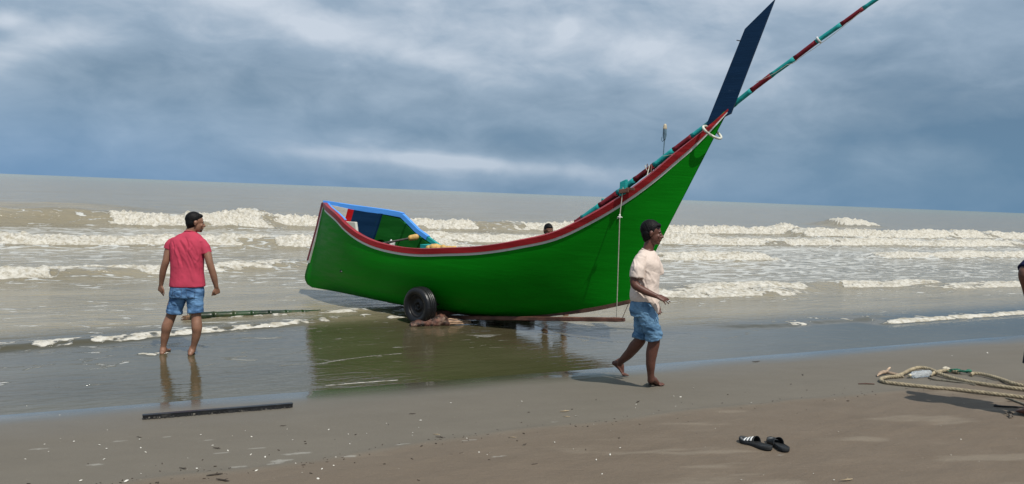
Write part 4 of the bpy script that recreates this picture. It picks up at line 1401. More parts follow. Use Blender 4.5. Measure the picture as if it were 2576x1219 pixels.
twm = principled('dark_twig', (0.045, 0.032, 0.022), 0.8, 0.3, 30)
twl = principled('straw_twig', (0.32, 0.25, 0.16), 0.8, 0.3, 30)
tws = []
for v in range(4):
    mb = MB(); rs_ = random.Random(80 + v)
    pts = [Vector((-.03 + .015 * k, rs_.uniform(-.004, .004), .004 + rs_.uniform(0, .003))) for k in range(5)]
    mb.tube(pts, [.0015, .003, .0035, .003, .0015], seg=6)
    if v % 2: mb.tube([pts[2], pts[2] + Vector((.012, .012, .004))], [.002, .001], seg=5)
    me = mb.mesh('twig'); me.materials.append(twl if v == 3 else twm); tws.append(me)
tk = [(1420, 1037, 1.6, 3), (1425, 1050, 1.0, 3), (1290, 1102, .8, 3), (1345, 1170, .8, 0), (1037, 1043, 1.0, 0), (1098, 1095, .9, 3), (1105, 1102, 1.0, 1), (712, 1073, .8, 0), (545, 1130, 1.0, 1), (460, 1181, 1.0, 1), (540, 1198, 1.6, 1), (560, 1212, 1.6, 1), (1320, 1120, .8, 0),
      (1605, 1013, 1.2, 1), (1990, 968, .8, 0), (2020, 945, 1.2, 1), (1900, 912, 1.4, 1), (1908, 910, .9, 0), (2130, 1210, 1.6, 3), (2540, 1012, .8, 0), (2290, 930, .8, 0), (350, 1102, .8, 0), (1500, 1007, .7, 1), (1160, 1142, .7, 0)]
for u, v, s, k in tk:
    o = bpy.data.objects.new('twig', tws[k]); C.objects.link(o)
    o.location = ground(u, v) + Vector((0, 0, .001)); o.scale = (s, s, s); o.rotation_euler = (0, 0, rsn.uniform(-.9, .9) + TH)
    tag(o, 'straw coloured twig lying on the sand' if k == 3 else 'short dark twig lying on the sand', 'twig', 'straw twigs on the sand' if k == 3 else 'dark twigs on the sand')

# wrack: crumbs left along the last tide line
mb = MB(); rw_ = random.Random(31)
for k in range(560):
    p = rw_.uniform(-3.5, 9)
    g = rw_.gauss(0, 0.05) if rw_.random() < .7 else rw_.gauss(0, .35)
    wq = float(np.clip(5.35 + 0.10 * p + 0.7 * (float(fbm(p * 0.35, 0.0, 3, 21)) - 0.5) - 0.012 * p * p, 3.0, 6.2)) + g
    if p > 3.8 and rw_.random() < .4: continue
    x = p * ET[0] + wq * EQ[0]; y = p * ET[1] + wq * EQ[1]
    z = float(sand_z(x, y)) + .003
    s = rw_.uniform(.0015, .004) * (1.6 if rw_.random() < .1 else 1); a = rw_.uniform(0, 6.28)
    d_ = Vector((math.cos(a), math.sin(a), 0)); mb.box((x, y, z), (d_ * s * rw_.uniform(1, 3.2), Vector((-d_.y, d_.x, .2)) * s * .7, Vector((0, 0, s * .6))))
tag(mb.build('tide_wrack', twm, smooth=False), 'thin line of dark crumbs and fibres left by the tide', 'wrack', kind='stuff')

# something green far out at sea
fb = P(1519, 497.5, 330)
fb.z = 0
mb = MB()
rings = [[fb + Vector((x, -w, .2 + .1 * abs(x) / 2)), fb + Vector((x, w, .2 + .1 * abs(x) / 2)), fb + Vector((x, w * 1.3, 1.3 + .4 * (x / 3) ** 2)), fb + Vector((x, -w * 1.3, 1.3 + .4 * (x / 3) ** 2))] for x, w in ((-1.0, .05), (-.6, .5), (0, .7), (.6, .5), (1.0, .05))]
mb2 = MB()
db = tag(MB().rings(rings).build('distant_boat', M_TEAL), 'tiny green boat far out on the horizon left of the bamboo spar', 'boat')


# ------------------------------------------------------------------ people
def skin_mat(name, base):
    m = bpy.data.materials.new(name); m.use_nodes = True
    N = NT(m.node_tree); b = N.n['Principled BSDF']
    tcn = N.node('ShaderNodeTexCoord').outputs['Object']
    n1 = N.noise(tcn, 14.0, 5, 0.6)
    N.put(b.inputs['Base Color'], N.mix(N.smooth(n1, .3, .7), tuple(c * .86 for c in base), tuple(c * 1.12 for c in base)))
    b.inputs['Roughness'].default_value = 0.5
    b.inputs['Specular IOR Level'].default_value = 0.4
    b.inputs['Subsurface Weight'].default_value = 0.08
    b.inputs['Subsurface Radius'].default_value = (0.015, 0.006, 0.003)
    bn = N.node('ShaderNodeBump'); bn.inputs['Distance'].default_value = 0.001
    N.put(bn.inputs['Height'], N.noise(tcn, 120, 3, .6)); N.put(b.inputs['Normal'], bn.outputs[0])
    return m


def denim(name, dark, light, patch=1.0):
    m = bpy.data.materials.new(name); m.use_nodes = True
    N = NT(m.node_tree); b = N.n['Principled BSDF']
    tcn = N.node('ShaderNodeTexCoord').outputs['Object']
    n1 = N.noise(N.mapping(tcn, scale=(1, 1, 1.8)), 5.5, 6, .65, .5)
    n2 = N.noise(tcn, 180.0, 2, .5)
    c = N.mix(N.smooth(n1, .38, .64), dark, light)
    c = N.mix(N.math('MULTIPLY', n2, .25), c, tuple(q * .6 for q in dark))
    N.put(b.inputs['Base Color'], c)
    b.inputs['Roughness'].default_value = .85; b.inputs['Specular IOR Level'].default_value = .2
    bn = N.node('ShaderNodeBump'); bn.inputs['Distance'].default_value = 0.004
    N.put(bn.inputs['Height'], N.math('ADD', N.noise(tcn, 22, 4, .6), N.math('MULTIPLY', n2, .2))); N.put(b.inputs['Normal'], bn.outputs[0])
    return m


def cloth(name, col, var=.05, sheen=.0):
    return principled(name, col, 0.85, var, 6, 0.003, 28, spec=0.15)


HAIR = principled('black_hair', (0.004, 0.0038, 0.004), 0.6, 0.3, 60, 0.003, 110, spec=0.18)


class Head:
    def __init__(self, c, f, up=Vector((0, 0, 1)), k=1.0):
        self.c = Vector(c); self.f = Vector(f).normalized(); self.s = self.f.cross(up).normalized(); self.u = self.s.cross(self.f).normalized(); self.k = k

    def p(self, f, s, u):
        return self.c + (self.f * f + self.s * s + self.u * u) * self.k

    def ax(self, f, s, u, tilt=0.0):
        a = self.f * math.cos(tilt) + self.u * math.sin(tilt); b = self.u * math.cos(tilt) - self.f * math.sin(tilt)
        return (a * f * self.k, self.s * s * self.k, b * u * self.k)

    def shape(self, mb):
        mb.ell(self.p(-.012, 0, .035), self.ax(.094, .073, .082), 28, 20)        # skull
        mb.ell(self.p(.030, 0, -.025), self.ax(.056, .058, .082), 24, 18)        # face
        mb.ell(self.p(.045, 0, -.078), self.ax(.036, .040, .026), 20, 12)        # jaw
        mb.ell(self.p(.072, 0, -.088), self.ax(.016, .020, .017), 14, 10)        # chin
        mb.ell(self.p(.075, 0, .028), self.ax(.014, .050, .011), 16, 10)         # brow
        mb.tube([self.p(.080, 0, .020), self.p(.096, 0, -.006), self.p(.106, 0, -.022)], [.0085, .011, .014], seg=10)   # nose
        for sg in (-1, 1):
            mb.ell(self.p(.094, sg * .012, -.026), self.ax(.009, .009, .008), 10, 8)
            mb.ell(self.p(.068, sg * .036, -.018), self.ax(.016, .018, .018), 12, 8)    # cheek
            mb.ell(self.p(.079, sg * .027, .010), self.ax(.009, .014, .008), 12, 8)     # eyelid
            mb.ell(self.p(-.006, sg * .074, .000), self.ax(.017, .007, .030, -.2), 12, 10)  # ear
            mb.ell(self.p(-.010, sg * .080, .010), self.ax(.015, .006, .016, -.2), 12, 8)
        mb.ell(self.p(.090, 0, -.048), self.ax(.012, .022, .0065), 14, 8)        # lips
        mb.ell(self.p(.087, 0, -.061), self.ax(.012, .020, .0070), 14, 8)
        return mb

    def hair(self, parent, top=.012, fringe=.0):
        mb = MB()
        mb.ell(self.p(-.026, 0, .047), self.ax(.092 + top * .6, .0765, .080 + top), 28, 20)
        mb.ell(self.p(-.048, 0, .005), self.ax(.066, .074, .082), 24, 16)
        mb.ell(self.p(.030 + fringe, 0, .092), self.ax(.046, .054, .026), 20, 12)
        mb.ell(self.p(-.066, 0, -.050), self.ax(.026, .046, .040), 16, 12)
        for sg in (-1, 1):
            mb.ell(self.p(.004, sg * .062, .034), self.ax(.018, .012, .030), 10, 8)
        def df(co, no):
            d = fbm(co[:, 0] * 70 + co[:, 2] * 30, co[:, 1] * 70 - co[:, 2] * 55, 3, 5) - .5
            return co + no * (d * .006)[:, None]
        return mb.skin('hair', HAIR, parent, .005, 2, df)

    def eyes(self, parent, side, white):
        for sg in side:
            o = MB().ell(self.p(.0825, sg * .030, .0085), self.ax(.0045, .009, .0035), 10, 8).build('eye', white, parent)
            MB().ell(self.p(.0872, sg * .031, .0085), self.ax(.0022, .0038, .0038), 8, 6).build('pupil', HAIR, parent)
            MB().tube([self.p(.078, sg * .044, .026), self.p(.088, sg * .030, .031), self.p(.089, sg * .014, .027)], [.0025, .004, .003], seg=6).build('eyebrow', HAIR, parent)


def ring_e(c, a, wa, b, wb, n=28, p=2.3):
    out = []
    for k in range(n):
        t = 2 * math.pi * k / n
        ct, st = math.cos(t), math.sin(t)
        out.append(Vector(c) + Vector(a) * (wa * math.copysign(abs(ct) ** (2 / p), ct)) + Vector(b) * (wb * math.copysign(abs(st) ** (2 / p), st)))
    return out


def loft(mb, rows, n=28, p=2.3):
    """rows of (centre, side axis, half width, front axis, half depth), smoothed between"""
    out = []
    for i in range(len(rows) - 1):
        r0 = rows[max(i - 1, 0)]; r1 = rows[i]; r2 = rows[i + 1]; r3 = rows[min(i + 2, len(rows) - 1)]
        for k in range(4):
            t = k / 4
            def cr(a, b, c, d):
                return 0.5 * ((2 * b) + (c - a) * t + (2 * a - 5 * b + 4 * c - d) * t * t + (3 * b - a - 3 * c + d) * t ** 3)
            c = cr(Vector(r0[0]), Vector(r1[0]), Vector(r2[0]), Vector(r3[0]))
            sa = cr(Vector(r0[1]), Vector(r1[1]), Vector(r2[1]), Vector(r3[1])).normalized()
            fa = cr(Vector(r0[3]), Vector(r1[3]), Vector(r2[3]), Vector(r3[3])).normalized()
            out.append(ring_e(c, sa, cr(r0[2], r1[2], r2[2], r3[2]), fa, cr(r0[4], r1[4], r2[4], r3[4]), n, p))
    r = rows[-1]
    out.append(ring_e(r[0], Vector(r[1]).normalized(), r[2], Vector(r[3]).normalized(), r[4], n, p))
    return mb.rings(out)


def crpath(pts, rad, n=5):
    P_, R_ = [], []
    pts = [Vector(p) for p in pts]
    for i in range(len(pts) - 1):
        a, b, c, d = pts[max(i - 1, 0)], pts[i], pts[i + 1], pts[min(i + 2, len(pts) - 1)]
        for k in range(n):
            t = k / n
            P_.append(0.5 * ((2 * b) + (c - a) * t + (2 * a - 5 * b + 4 * c - d) * t * t + (3 * b - a - 3 * c + d) * t ** 3))
            R_.append(rad[i] + (rad[i + 1] - rad[i]) * (t * t * (3 - 2 * t)))
    P_.append(pts[-1]); R_.append(rad[-1])
    return P_, R_


def limb(mb, pts, rad, flat=1.0, side=None, seg=16):
    p_, r_ = crpath(pts, rad)
    return mb.tube(p_, r_, seg=seg, flat=flat, side=side)


def hand(mb, wrist, d, n, thumb_side, curl=(.5, .5, .5, .5), spread=.12, k=1.0, thumb=.6):
    """d: from wrist to fingers, n: the back of the hand, thumb_side: +1 or -1 along n x d"""
    w = Vector(wrist); d = Vector(d).normalized(); n = Vector(n); n = (n - d * n.dot(d)).normalized(); x = n.cross(d) * thumb_side
    x.normalize()
    # palm
    rows = [(w - d * .01 * k, x, .024 * k, n, .019 * k), (w + d * .02 * k, x, .029 * k, n, .018 * k), (w + d * .05 * k, x, .039 * k, n, .016 * k), (w + d * .085 * k, x, .041 * k, n, .013 * k), (w + d * .096 * k, x, .036 * k, n, .010 * k)]
    loft(mb, rows, 18, 2.6)
    offs = [.031, .011, -.010, -.030]; lens = [.074, .082, .076, .060]; r0 = [.0092, .0095, .0090, .0080]
    for i in range(4):
        base = w + d * (.082 - .004 * abs(i - 1.2)) * k + x * offs[i] * k
        c = curl[i]; ang = 0.0; p_ = base - d * .015 * k; pts = [p_, base]; q = base
        dirx = (d + x * spread * (1.5 - i) * .8).normalized()
        for j, fr in enumerate((.46, .30, .24)):
            ang += c * (0.9, 1.1, .7)[j]
            v = dirx * math.cos(ang) - n * math.sin(ang)
            q = q + v * (lens[i] * fr * k); pts.append(q)
        mb.tube(pts, [r0[i] * k, r0[i] * 1.02 * k, r0[i] * .95 * k, r0[i] * .86 * k, r0[i] * .72 * k], seg=10)
    tb = w + d * .028 * k + x * .022 * k
    v1 = (d * .62 + x * .72 - n * .30 * thumb).normalized(); v2 = (d * .88 + x * .25 - n * .40 * thumb).normalized()
    mb.tube([tb, tb + v1 * .036 * k, tb + v1 * .036 * k + v2 * .030 * k, tb + v1 * .036 * k + v2 * .054 * k], [.014 * k, .012 * k, .0105 * k, .0085 * k], seg=10)
    return mb


def foot(mb, ankle, heel, ball, toe_dir, out_dir, flat_up=Vector((0, 0, 1)), k=1.0, big=1):
    """out_dir: towards the little toe"""
    a, h, b_ = Vector(ankle), Vector(heel), Vector(ball); td = Vector(toe_dir).normalized(); o = Vector(out_dir).normalized()
    limb(mb, [a + Vector((0, 0, .02)), (a * .45 + h * .55), h], [.036 * k, .036 * k, .027 * k])
    n = td.cross(o); n = n if n.z > 0 else -n
    f = (b_ - h).normalized()
    rows = []
    L = (b_ - h).length
    for t, w, hh, lift in ((.0, .026, .026, 0), (.25, .032, .033, .012), (.5, .034, .034, .020), (.75, .042, .026, .012), (1.0, .047, .016, .002), (1.12, .042, .012, 0)):
        rows.append((h + f * (L * t) + n * lift * k, o, w * k, n, hh * k))
    loft(mb, rows, 18, 2.2)
    limb(mb, [a, a.lerp(b_, .35) + n * .012, a.lerp(b_, .75)], [.034 * k, .032 * k, .022 * k])
    for i in range(5):
        off = (-.033 + .0165 * i) * k; ln = (.045, .046, .041, .035, .028)[i] * k; r = (.0145, .0105, .0095, .009, .0085)[i] * k
        base = b_ + o * off + td * (.012 - .005 * i) * k
        mb.tube([base - td * .01, base + td * ln * .55 + n * .003, base + td * ln - n * .002], [r, r * .98, r * .85], seg=10)
    return mb


def folds(co, no, centre, s_ax, u_ax, f_ax, lines, amp):
    """soft ridges running along given lines in the cloth: (s0,u0,s1,u1,width,height)"""
    rel = co - np.array(centre)
    s = rel @ np.array(s_ax); u = rel @ np.array(u_ax); f = rel @ np.array(f_ax)
    d = np.zeros(len(co))
    for (s0, u0, s1, u1, w, h, sg) in lines:
        t = np.clip(((s - s0) * (s1 - s0) + (u - u0) * (u1 - u0)) / ((s1 - s0) ** 2 + (u1 - u0) ** 2), 0, 1)
        bend = .02 * np.sin(t * 3.1)
        dist = np.hypot(s - s0 - t * (s1 - s0) - bend, u - u0 - t * (u1 - u0))
        d += h * np.exp(-(dist / w) ** 2) * (np.sign(f) == sg) * np.sin(np.pi * np.clip(t * .9 + .08, 0, 1)) ** .5
    return co + no * (d * amp)[:, None]


EYEW = principled('eye_white', (0.55, 0.52, 0.48), 0.3, 0.02)

# ---- bather in the pink shirt, back to the camera
YR = 9.27
SK1 = skin_mat('brown_skin', (0.245, 0.125, 0.080))
fl = P(411, 891, YR); fr = P(483, 892, YR + .02)
red = empty('person', (fl.x / 2 + fr.x / 2, YR, 0.0), 'man in a pink t-shirt and blue denim shorts standing barefoot in the shallows, back turned', 'person')
R_ = lambda u, v, dy=0.0: P(u, v, YR + dy)
X1 = Vector((1, 0, 0)); F1 = Vector((0, 1, 0)); U1 = Vector((0, 0, 1))
bx_ = (R_(517, 602) - R_(426, 600)); SA = Vector((bx_.x, .06, bx_.z)).normalized(); FA = U1.cross(SA).normalized()
hipc = R_(469, 733); chest = R_(471, 640, .01); neck = R_(478, 583, .0)
mb = MB()
loft(mb, [(R_(469, 745), SA, .120, FA, .085), (R_(469, 733), SA, .150, FA, .105), (R_(470, 700), SA, .145, FA, .108), (R_(471, 665), SA, .155, FA, .112), (R_(472, 625), SA, .160, FA, .110), (R_(473, 606), SA, .140, FA, .09), (R_(475, 594), SA, .085, FA, .065), (R_(477, 584), SA, .06, FA, .06)])
hd = Head(R_(491.5, 562, .02), Vector((.86, .45, -.10)), k=.985)
limb(mb, [R_(476, 592, .0), R_(482, 578, .01), R_(489, 566, .02)], [.064, .058, .052])
hd.shape(mb)
# arms
sl = R_(433, 611); sr = R_(511, 614)
limb(mb, [sl, R_(424, 632, -.01), R_(418, 656, -.03), R_(410, 683, -.01), R_(405.5, 715, .03)], [.044, .048, .042, .039, .026], flat=.95)
limb(mb, [sr, R_(521, 636, -.01), R_(528, 664, -.03), R_(537, 693, -.01), R_(544, 722, .03)], [.044, .048, .043, .040, .027], flat=.95)
hand(mb, R_(405, 716, .03), R_(400, 752, .06) - R_(405, 716, .03), Vector((-.45, -.85, 0)), 1, curl=(.25, .45, .55, .6), k=.96, thumb=.3)
hand(mb, R_(544, 722, .03), R_(549.5, 752, .07) - R_(544, 722, .03), Vector((.80, -.55, 0)), -1, curl=(.75, .85, .9, .9), k=.96, thumb=.8)
# legs
limb(mb, [R_(450, 745), R_(438, 770), R_(430, 796), R_(420, 822, -.02), R_(416, 842, -.01), R_(411, 872, .0), R_(410, 884, .0)], [.092, .078, .058, .060, .050, .033, .032])
limb(mb, [R_(489, 745), R_(492, 770), R_(493, 796), R_(495, 822, -.02), R_(494, 842, -.01), R_(487, 872, .01), R_(484, 884, .01)], [.092, .078, .058, .061, .051, .034, .032])
foot(mb, R_(410.5, 880, .0), Vector((fl.x, YR - .035, .018)), Vector((fl.x - .03, YR + .14, .016)), Vector((-.2, 1, 0)), Vector((-1, -.2, 0)))
foot(mb, R_(484, 880, .02), Vector((fr.x, YR - .035, .018)), Vector((fr.x - .05, YR + .13, .016)), Vector((-.35, 1, 0)), Vector((1, .3, 0)))
mb.skin('body', SK1, red, .006, 3)
hd.hair(red, .010)
hd.eyes(red, (1,), EYEW)
MB().ell(hd.p(.060, 0, -.070), hd.ax(.031, .041, .022), 18, 12).build('beard', principled('short_beard', (0.045, 0.026, 0.02), .8, .3, 60), red)
# shirt
mb = MB()
loft(mb, [(R_(471.5, 721), SA, .197, FA, .140), (R_(471.5, 715), SA, .199, FA, .141), (R_(471, 690), SA, .188, FA, .134), (R_(471, 660), SA, .187, FA, .132), (R_(472, 628), SA, .197, FA, .133), (R_(473, 608), SA, .192, FA, .118), (R_(475, 593), SA, .135, FA, .090), (R_(477, 584.5), SA, .072, FA, .066), (R_(477.5, 583), SA, .066, FA, .060)])
mb.tube([R_(446, 606), R_(433, 611), R_(427, 618), R_(424, 627)], [.045, .055, .058, .060], seg=22, round_ends=False)
mb.tube([R_(500, 607), R_(510, 613), R_(516, 623), R_(520, 638)], [.045, .055, .060, .062], seg=22, round_ends=False)
for c_ in (R_(440, 606), R_(505, 608)):
    mb.ell(c_, (SA * .062, FA * .062, U1 * .042))
sc_ = R_(472, 650)
LN = []
frd = random.Random(2)
for (a, b_, c_, d_, w, h) in ((-.055, .20, .07, -.14, .012, -1), (-.035, .22, .10, -.06, .014, 1), (.00, .25, .03, .08, .010, -1.2), (.03, .08, .12, -.20, .012, -1.1), (.05, .12, .15, -.17, .012, 1), (.055, .20, .13, .02, .010, -.8), (.08, .22, .05, .10, .010, .8),
                            (-.10, .15, -.02, -.18, .014, -.9), (-.13, .12, -.06, -.10, .012, .8), (-.02, .03, .09, -.25, .013, .8), (.10, .0, .16, -.16, .010, -.9), (.14, .1, .11, -.05, .012, .7), (-.07, -.02, -.02, -.22, .014, .7), (-.15, .20, -.14, .02, .01, -1)):
    LN.append((a, b_, c_, d_, w, h, -1.0))


def df(co, no):
    co = folds(co, no, sc_, SA, U1, FA, LN, .0085)
    d = fbm(co[:, 0] * 9 + co[:, 2] * 4, co[:, 2] * 7, 3, 3) - .5
    return co + no * (d * .012)[:, None]


M_PINK = cloth('pink_cotton', (0.46, 0.052, 0.092))
mb.skin('t_shirt', M_PINK, red, .006, 4, df)
pts = [R_(477.5, 583) + SA * (.058 * math.cos(a)) + FA * (.056 * math.sin(a)) + U1 * (-.008 * math.sin(a)) for a in [6.2832 * k / 24 for k in range(25)]]
MB().tube(pts, .007, seg=8, round_ends=False).build('collar', M_PINK, red)
# denim shorts
mb = MB()
loft(mb, [(R_(469.5, 748), SA, .192, FA, .135), (R_(470, 735), SA, .196, FA, .138), (R_(471, 712), SA, .178, FA, .128)])
mb.tube([R_(452, 738), R_(446, 757), R_(440, 776), R_(437, 787)], [.096, .096, .091, .088], seg=22, round_ends=False)
mb.tube([R_(488, 738), R_(490, 757), R_(491.5, 776), R_(492, 785)], [.096, .096, .091, .086], seg=22, round_ends=False)
mb.tube([R_(438.6, 780), R_(437, 789)], [.095, .095], seg=22, round_ends=False)
mb.tube([R_(491.5, 778), R_(492, 787)], [.094, .094], seg=22, round_ends=False)


def df2(co, no):
    d = fbm(co[:, 0] * 14 - co[:, 2] * 6, co[:, 2] * 26 + co[:, 0] * 9, 4, 6) - .5
    return co + no * (d * .018)[:, None]


M_DEN1 = denim('washed_denim', (0.050, 0.115, 0.235), (0.155, 0.305, 0.52))
mb.skin('denim_shorts', M_DEN1, red, .006, 3, df2)
# back pocket seams
for sx_ in (-.075, .075):
    c_ = R_(470.5, 736) + SA * sx_ - FA * .137
    pts = [c_ + SA * a + U1 * b_ for a, b_ in ((-.05, .05), (-.048, -.03), (0, -.05), (.048, -.03), (.05, .05), (-.05, .05))]
    MB().tube(pts, .003, seg=5).build('pocket_seam', principled('seam_thread', (0.05, 0.09, 0.17), .9), red)

# ---- man walking in the cream shirt
YW = 8.06
SK2 = skin_mat('dark_brown_skin', (0.110, 0.046, 0.032))
Wp = lambda u, v, dy=0.0: P(u, v, YW + dy)
wh = empty('person', ground(1652, 972), 'barefoot man in a cream t-shirt and rolled blue denim shorts walking right past the bow', 'person')
FW = Vector((.93, -.30, 0)).normalized(); SW = FW.cross(U1).normalized()       # SW: his right, towards the camera
if SW.y > 0: SW = -SW
mb = MB()
loft(mb, [(Wp(1620, 786), FW, .10, SW, .12), (Wp(1619, 768), FW, .110, SW, .140), (Wp(1620, 735), FW, .112, SW, .140), (Wp(1622, 700), FW, .118, SW, .152), (Wp(1625, 665), FW, .112, SW, .150), (Wp(1625, 650), FW, .085, SW, .12), (Wp(1627, 638), FW, .062, SW, .08), (Wp(1629, 628), FW, .058, SW, .06)])
hw = Head(Wp(1641, 589, -.02), Vector((.97, -.24, -.05)), k=1.0)
limb(mb, [Wp(1627, 640), Wp(1632, 622), Wp(1637, 604)], [.062, .055, .054])
hw.shape(mb)
# near arm (right): upper arm back, forearm forward
limb(mb, [Wp(1610, 662, -.12), Wp(1600, 686, -.16), Wp(1596, 714, -.19), Wp(1618, 731, -.22), Wp(1650, 745, -.25)], [.046, .048, .043, .039, .026], flat=.95)
hand(mb, Wp(1650, 745, -.25), Wp(1684, 758, -.27) - Wp(1650, 745, -.25), Vector((.15, -.55, .80)), 1, curl=(.22, .18, .20, .35), spread=.22, k=.98, thumb=1.0)
# far arm hangs on the far side
limb(mb, [Wp(1638, 664, .13), Wp(1641, 686, .18), Wp(1640, 715, .22), Wp(1648, 745, .20), Wp(1652, 764, .18)], [.044, .046, .042, .036, .026])
hand(mb, Wp(1652, 764, .18), Vector((.15, -.1, -1)), Vector((-.2, 1, 0)), 1, curl=(.5, .6, .6, .6), k=.95)
# front (near) leg and back (far) leg
limb(mb, [Wp(1622, 780, -.07), Wp(1634, 815, -.09), Wp(1645, 855, -.08), Wp(1640, 885, -.06), Wp(1637, 912, -.05), Wp(1637, 943, -.02), Wp(1638, 956, -.01)], [.088, .080, .062, .060, .050, .036, .034])
nb_ = ground(1663, 972); nh = ground(1636, 966)
foot(mb, Wp(1638, 953, -.01), nh + Vector((0, 0, .024)), nh + (nb_ - nh).normalized() * .155 + Vector((0, 0, .016)), (nb_ - nh), SW)
fkn = Wp(1612, 852, .08)
limb(mb, [Wp(1618, 780, .08), Wp(1617, 815, .09), fkn, Wp(1597, 872, .16), Wp(1583, 890, .26), Wp(1562, 910, .40), Wp(1559, 915, .42)], [.086, .078, .060, .062, .052, .036, .034])
gb_ = ground(1570, 948); gh = P(1545, 914, gb_.y + .02)
foot(mb, P(1560, 913, gb_.y), gh, gb_ + (gh - gb_).normalized() * .02 + Vector((0, 0, .014)), Vector((.92, -.25, -.02)), Vector((.25, .97, 0)))
mb.skin('body', SK2, wh, .006, 3)
hw.hair(wh, .020, .008)
hw.eyes(wh, (1,) if hw.s.y < 0 else (-1,), EYEW)
# cigarette between the fingers
MB().tube([Wp(1679, 760, -.30), Wp(1685, 756.5, -.31)], .0045, seg=8).build('cigarette', principled('white_paper', (0.7, 0.7, 0.68), .6), wh)
# shirt
mb = MB()
loft(mb, [(Wp(1624, 757), FW, .148, SW, .168), (Wp(1622, 745), FW, .150, SW, .172), (Wp(1622.5, 715), FW, .143, SW, .170), (Wp(1624, 690), FW, .141, SW, .176), (Wp(1626, 662), FW, .138, SW, .186), (Wp(1626, 648), FW, .122, SW, .165), (Wp(1628, 637), FW, .092, SW, .115), (Wp(1630, 630), FW, .066, SW, .070)])
mb.tube([Wp(1611, 652, -.13), Wp(1603, 675, -.165), Wp(1600.5, 699, -.175)], [.066, .072, .070], seg=24, round_ends=False)
mb.tube([Wp(1642, 652, .12), Wp(1650, 672, .16), Wp(1654, 690, .18)], [.068, .070, .066], seg=24, round_ends=False)
mb.ell(Wp(1612, 650, -.125), (FW * .066, SW * .06, U1 * .055)); mb.ell(Wp(1640, 650, .125), (FW * .06, SW * .06, U1 * .055))
# the loose front tail hanging lower
loft(mb, [(Wp(1653, 788, -.05), FW, .012, SW, .05), (Wp(1650, 775, -.06), FW, .030, SW, .085), (Wp(1643, 758, -.05), FW, .055, SW, .12), (Wp(1638, 740, -.02), FW, .07, SW, .14), (Wp(1636, 720, 0), FW, .06, SW, .13)])
sw_c = Wp(1624, 700)
frd = random.Random(5)
LW = []
for k in range(26):
    s0_ = frd.uniform(-.11, .10); u0_ = frd.uniform(-.20, .20); a = frd.uniform(-2.2, -.9); l_ = frd.uniform(.07, .20)
    LW.append((s0_, u0_, s0_ + l_ * math.cos(a), u0_ + l_ * math.sin(a), frd.uniform(.008, .014), frd.choice((-1, 1)) * frd.uniform(.6, 1.2), 1.0))


def df3(co, no):
    co = folds(co, no, sw_c, FW, U1, SW, LW, .0075)
    d = fbm(co[:, 0] * 10 + co[:, 2] * 5, co[:, 2] * 8 - co[:, 0] * 6, 3, 13) - .5
    return co + no * (d * .022)[:, None]


M_CREAM = principled('cream_cotton', (0.66, 0.555, 0.485), .85, .03, 6, .003, 28, spec=.15, dirt=(0.50, 0.36, 0.28), dirt_amt=.35, dirt_scale=4)
mb.skin('t_shirt', M_CREAM, wh, .006, 4, df3)
pts = [Wp(1631, 631) + FW * (.064 * math.cos(a)) + SW * (.062 * math.sin(a)) + U1 * (-.018 * math.cos(a)) for a in [6.2832 * k / 24 for k in range(25)]]
MB().tube(pts, .007, seg=8, round_ends=False).build('collar', M_CREAM, wh)
# shorts
mb = MB()
loft(mb, [(Wp(1620, 795), FW, .138, SW, .162), (Wp(1619, 778), FW, .142, SW, .168), (Wp(1620, 752), FW, .124, SW, .152)])
mb.tube([Wp(1624, 785, -.075), Wp(1634, 812, -.09), Wp(1642, 836, -.085), Wp(1645, 848, -.08)], [.100, .097, .090, .086], seg=24, round_ends=False)
mb.tube([Wp(1643, 840, -.085), Wp(1644, 845, -.085), Wp(1646, 852, -.08)], [.092, .096, .093], seg=24, round_ends=False)
mb.tube([Wp(1618, 785, .08), Wp(1617, 812, .09), Wp(1615, 838, .085), Wp(1613, 850, .08)], [.098, .092, .086, .083], seg=24, round_ends=False)
mb.tube([Wp(1616, 838, .085), Wp(1614, 845, .085), Wp(1612, 854, .08)], [.096, .100, .094], seg=24, round_ends=False)


def df4(co, no):
    d = fbm(co[:, 0] * 13 - co[:, 2] * 9, co[:, 2] * 24 + co[:, 0] * 12, 4, 16) - .5
    return co + no * (d * .026)[:, None]


M_DEN2 = denim('faded_denim', (0.055, 0.125, 0.22), (0.17, 0.315, 0.47))
mb.skin('denim_shorts', M_DEN2, wh, .006, 3, df4)

# ---- man beyond the boat, only his hair and shins to be seen
YB = 13.6
SK3 = skin_mat('brown_skin_far', (0.16, 0.075, 0.045))
Bp = lambda u, v, dy=0.0: P(u, v, YB + dy)
gb3 = Bp(1395, 812)
bk = empty('person', (Bp(1393, 800).x, YB, 0), 'man standing in the water behind the boat with only his dark hair and shins showing', 'person')
mb = MB()
cx = Bp(1393, 700).x
hb_ = Head(Bp(1380, 583), Vector((.3, -.9, -.2)))
def V3(x, y, z): return Vector((cx + x, YB + y, z))
nk = hb_.p(-.02, 0, -.12)
loft(mb, [(V3(0, 0, .82), X1, .16, F1, .11), (V3(0, 0, .95), X1, .14, F1, .10), (V3(-.03, 0, 1.12), X1, .16, F1, .11), (V3(-.05, 0, 1.27), X1, .17, F1, .10), (V3(-.06, 0, 1.33), X1, .10, F1, .08), (nk - U1 * .02, X1, .055, F1, .055), (nk + U1 * .06, X1, .05, F1, .05)])
hb_.shape(mb)
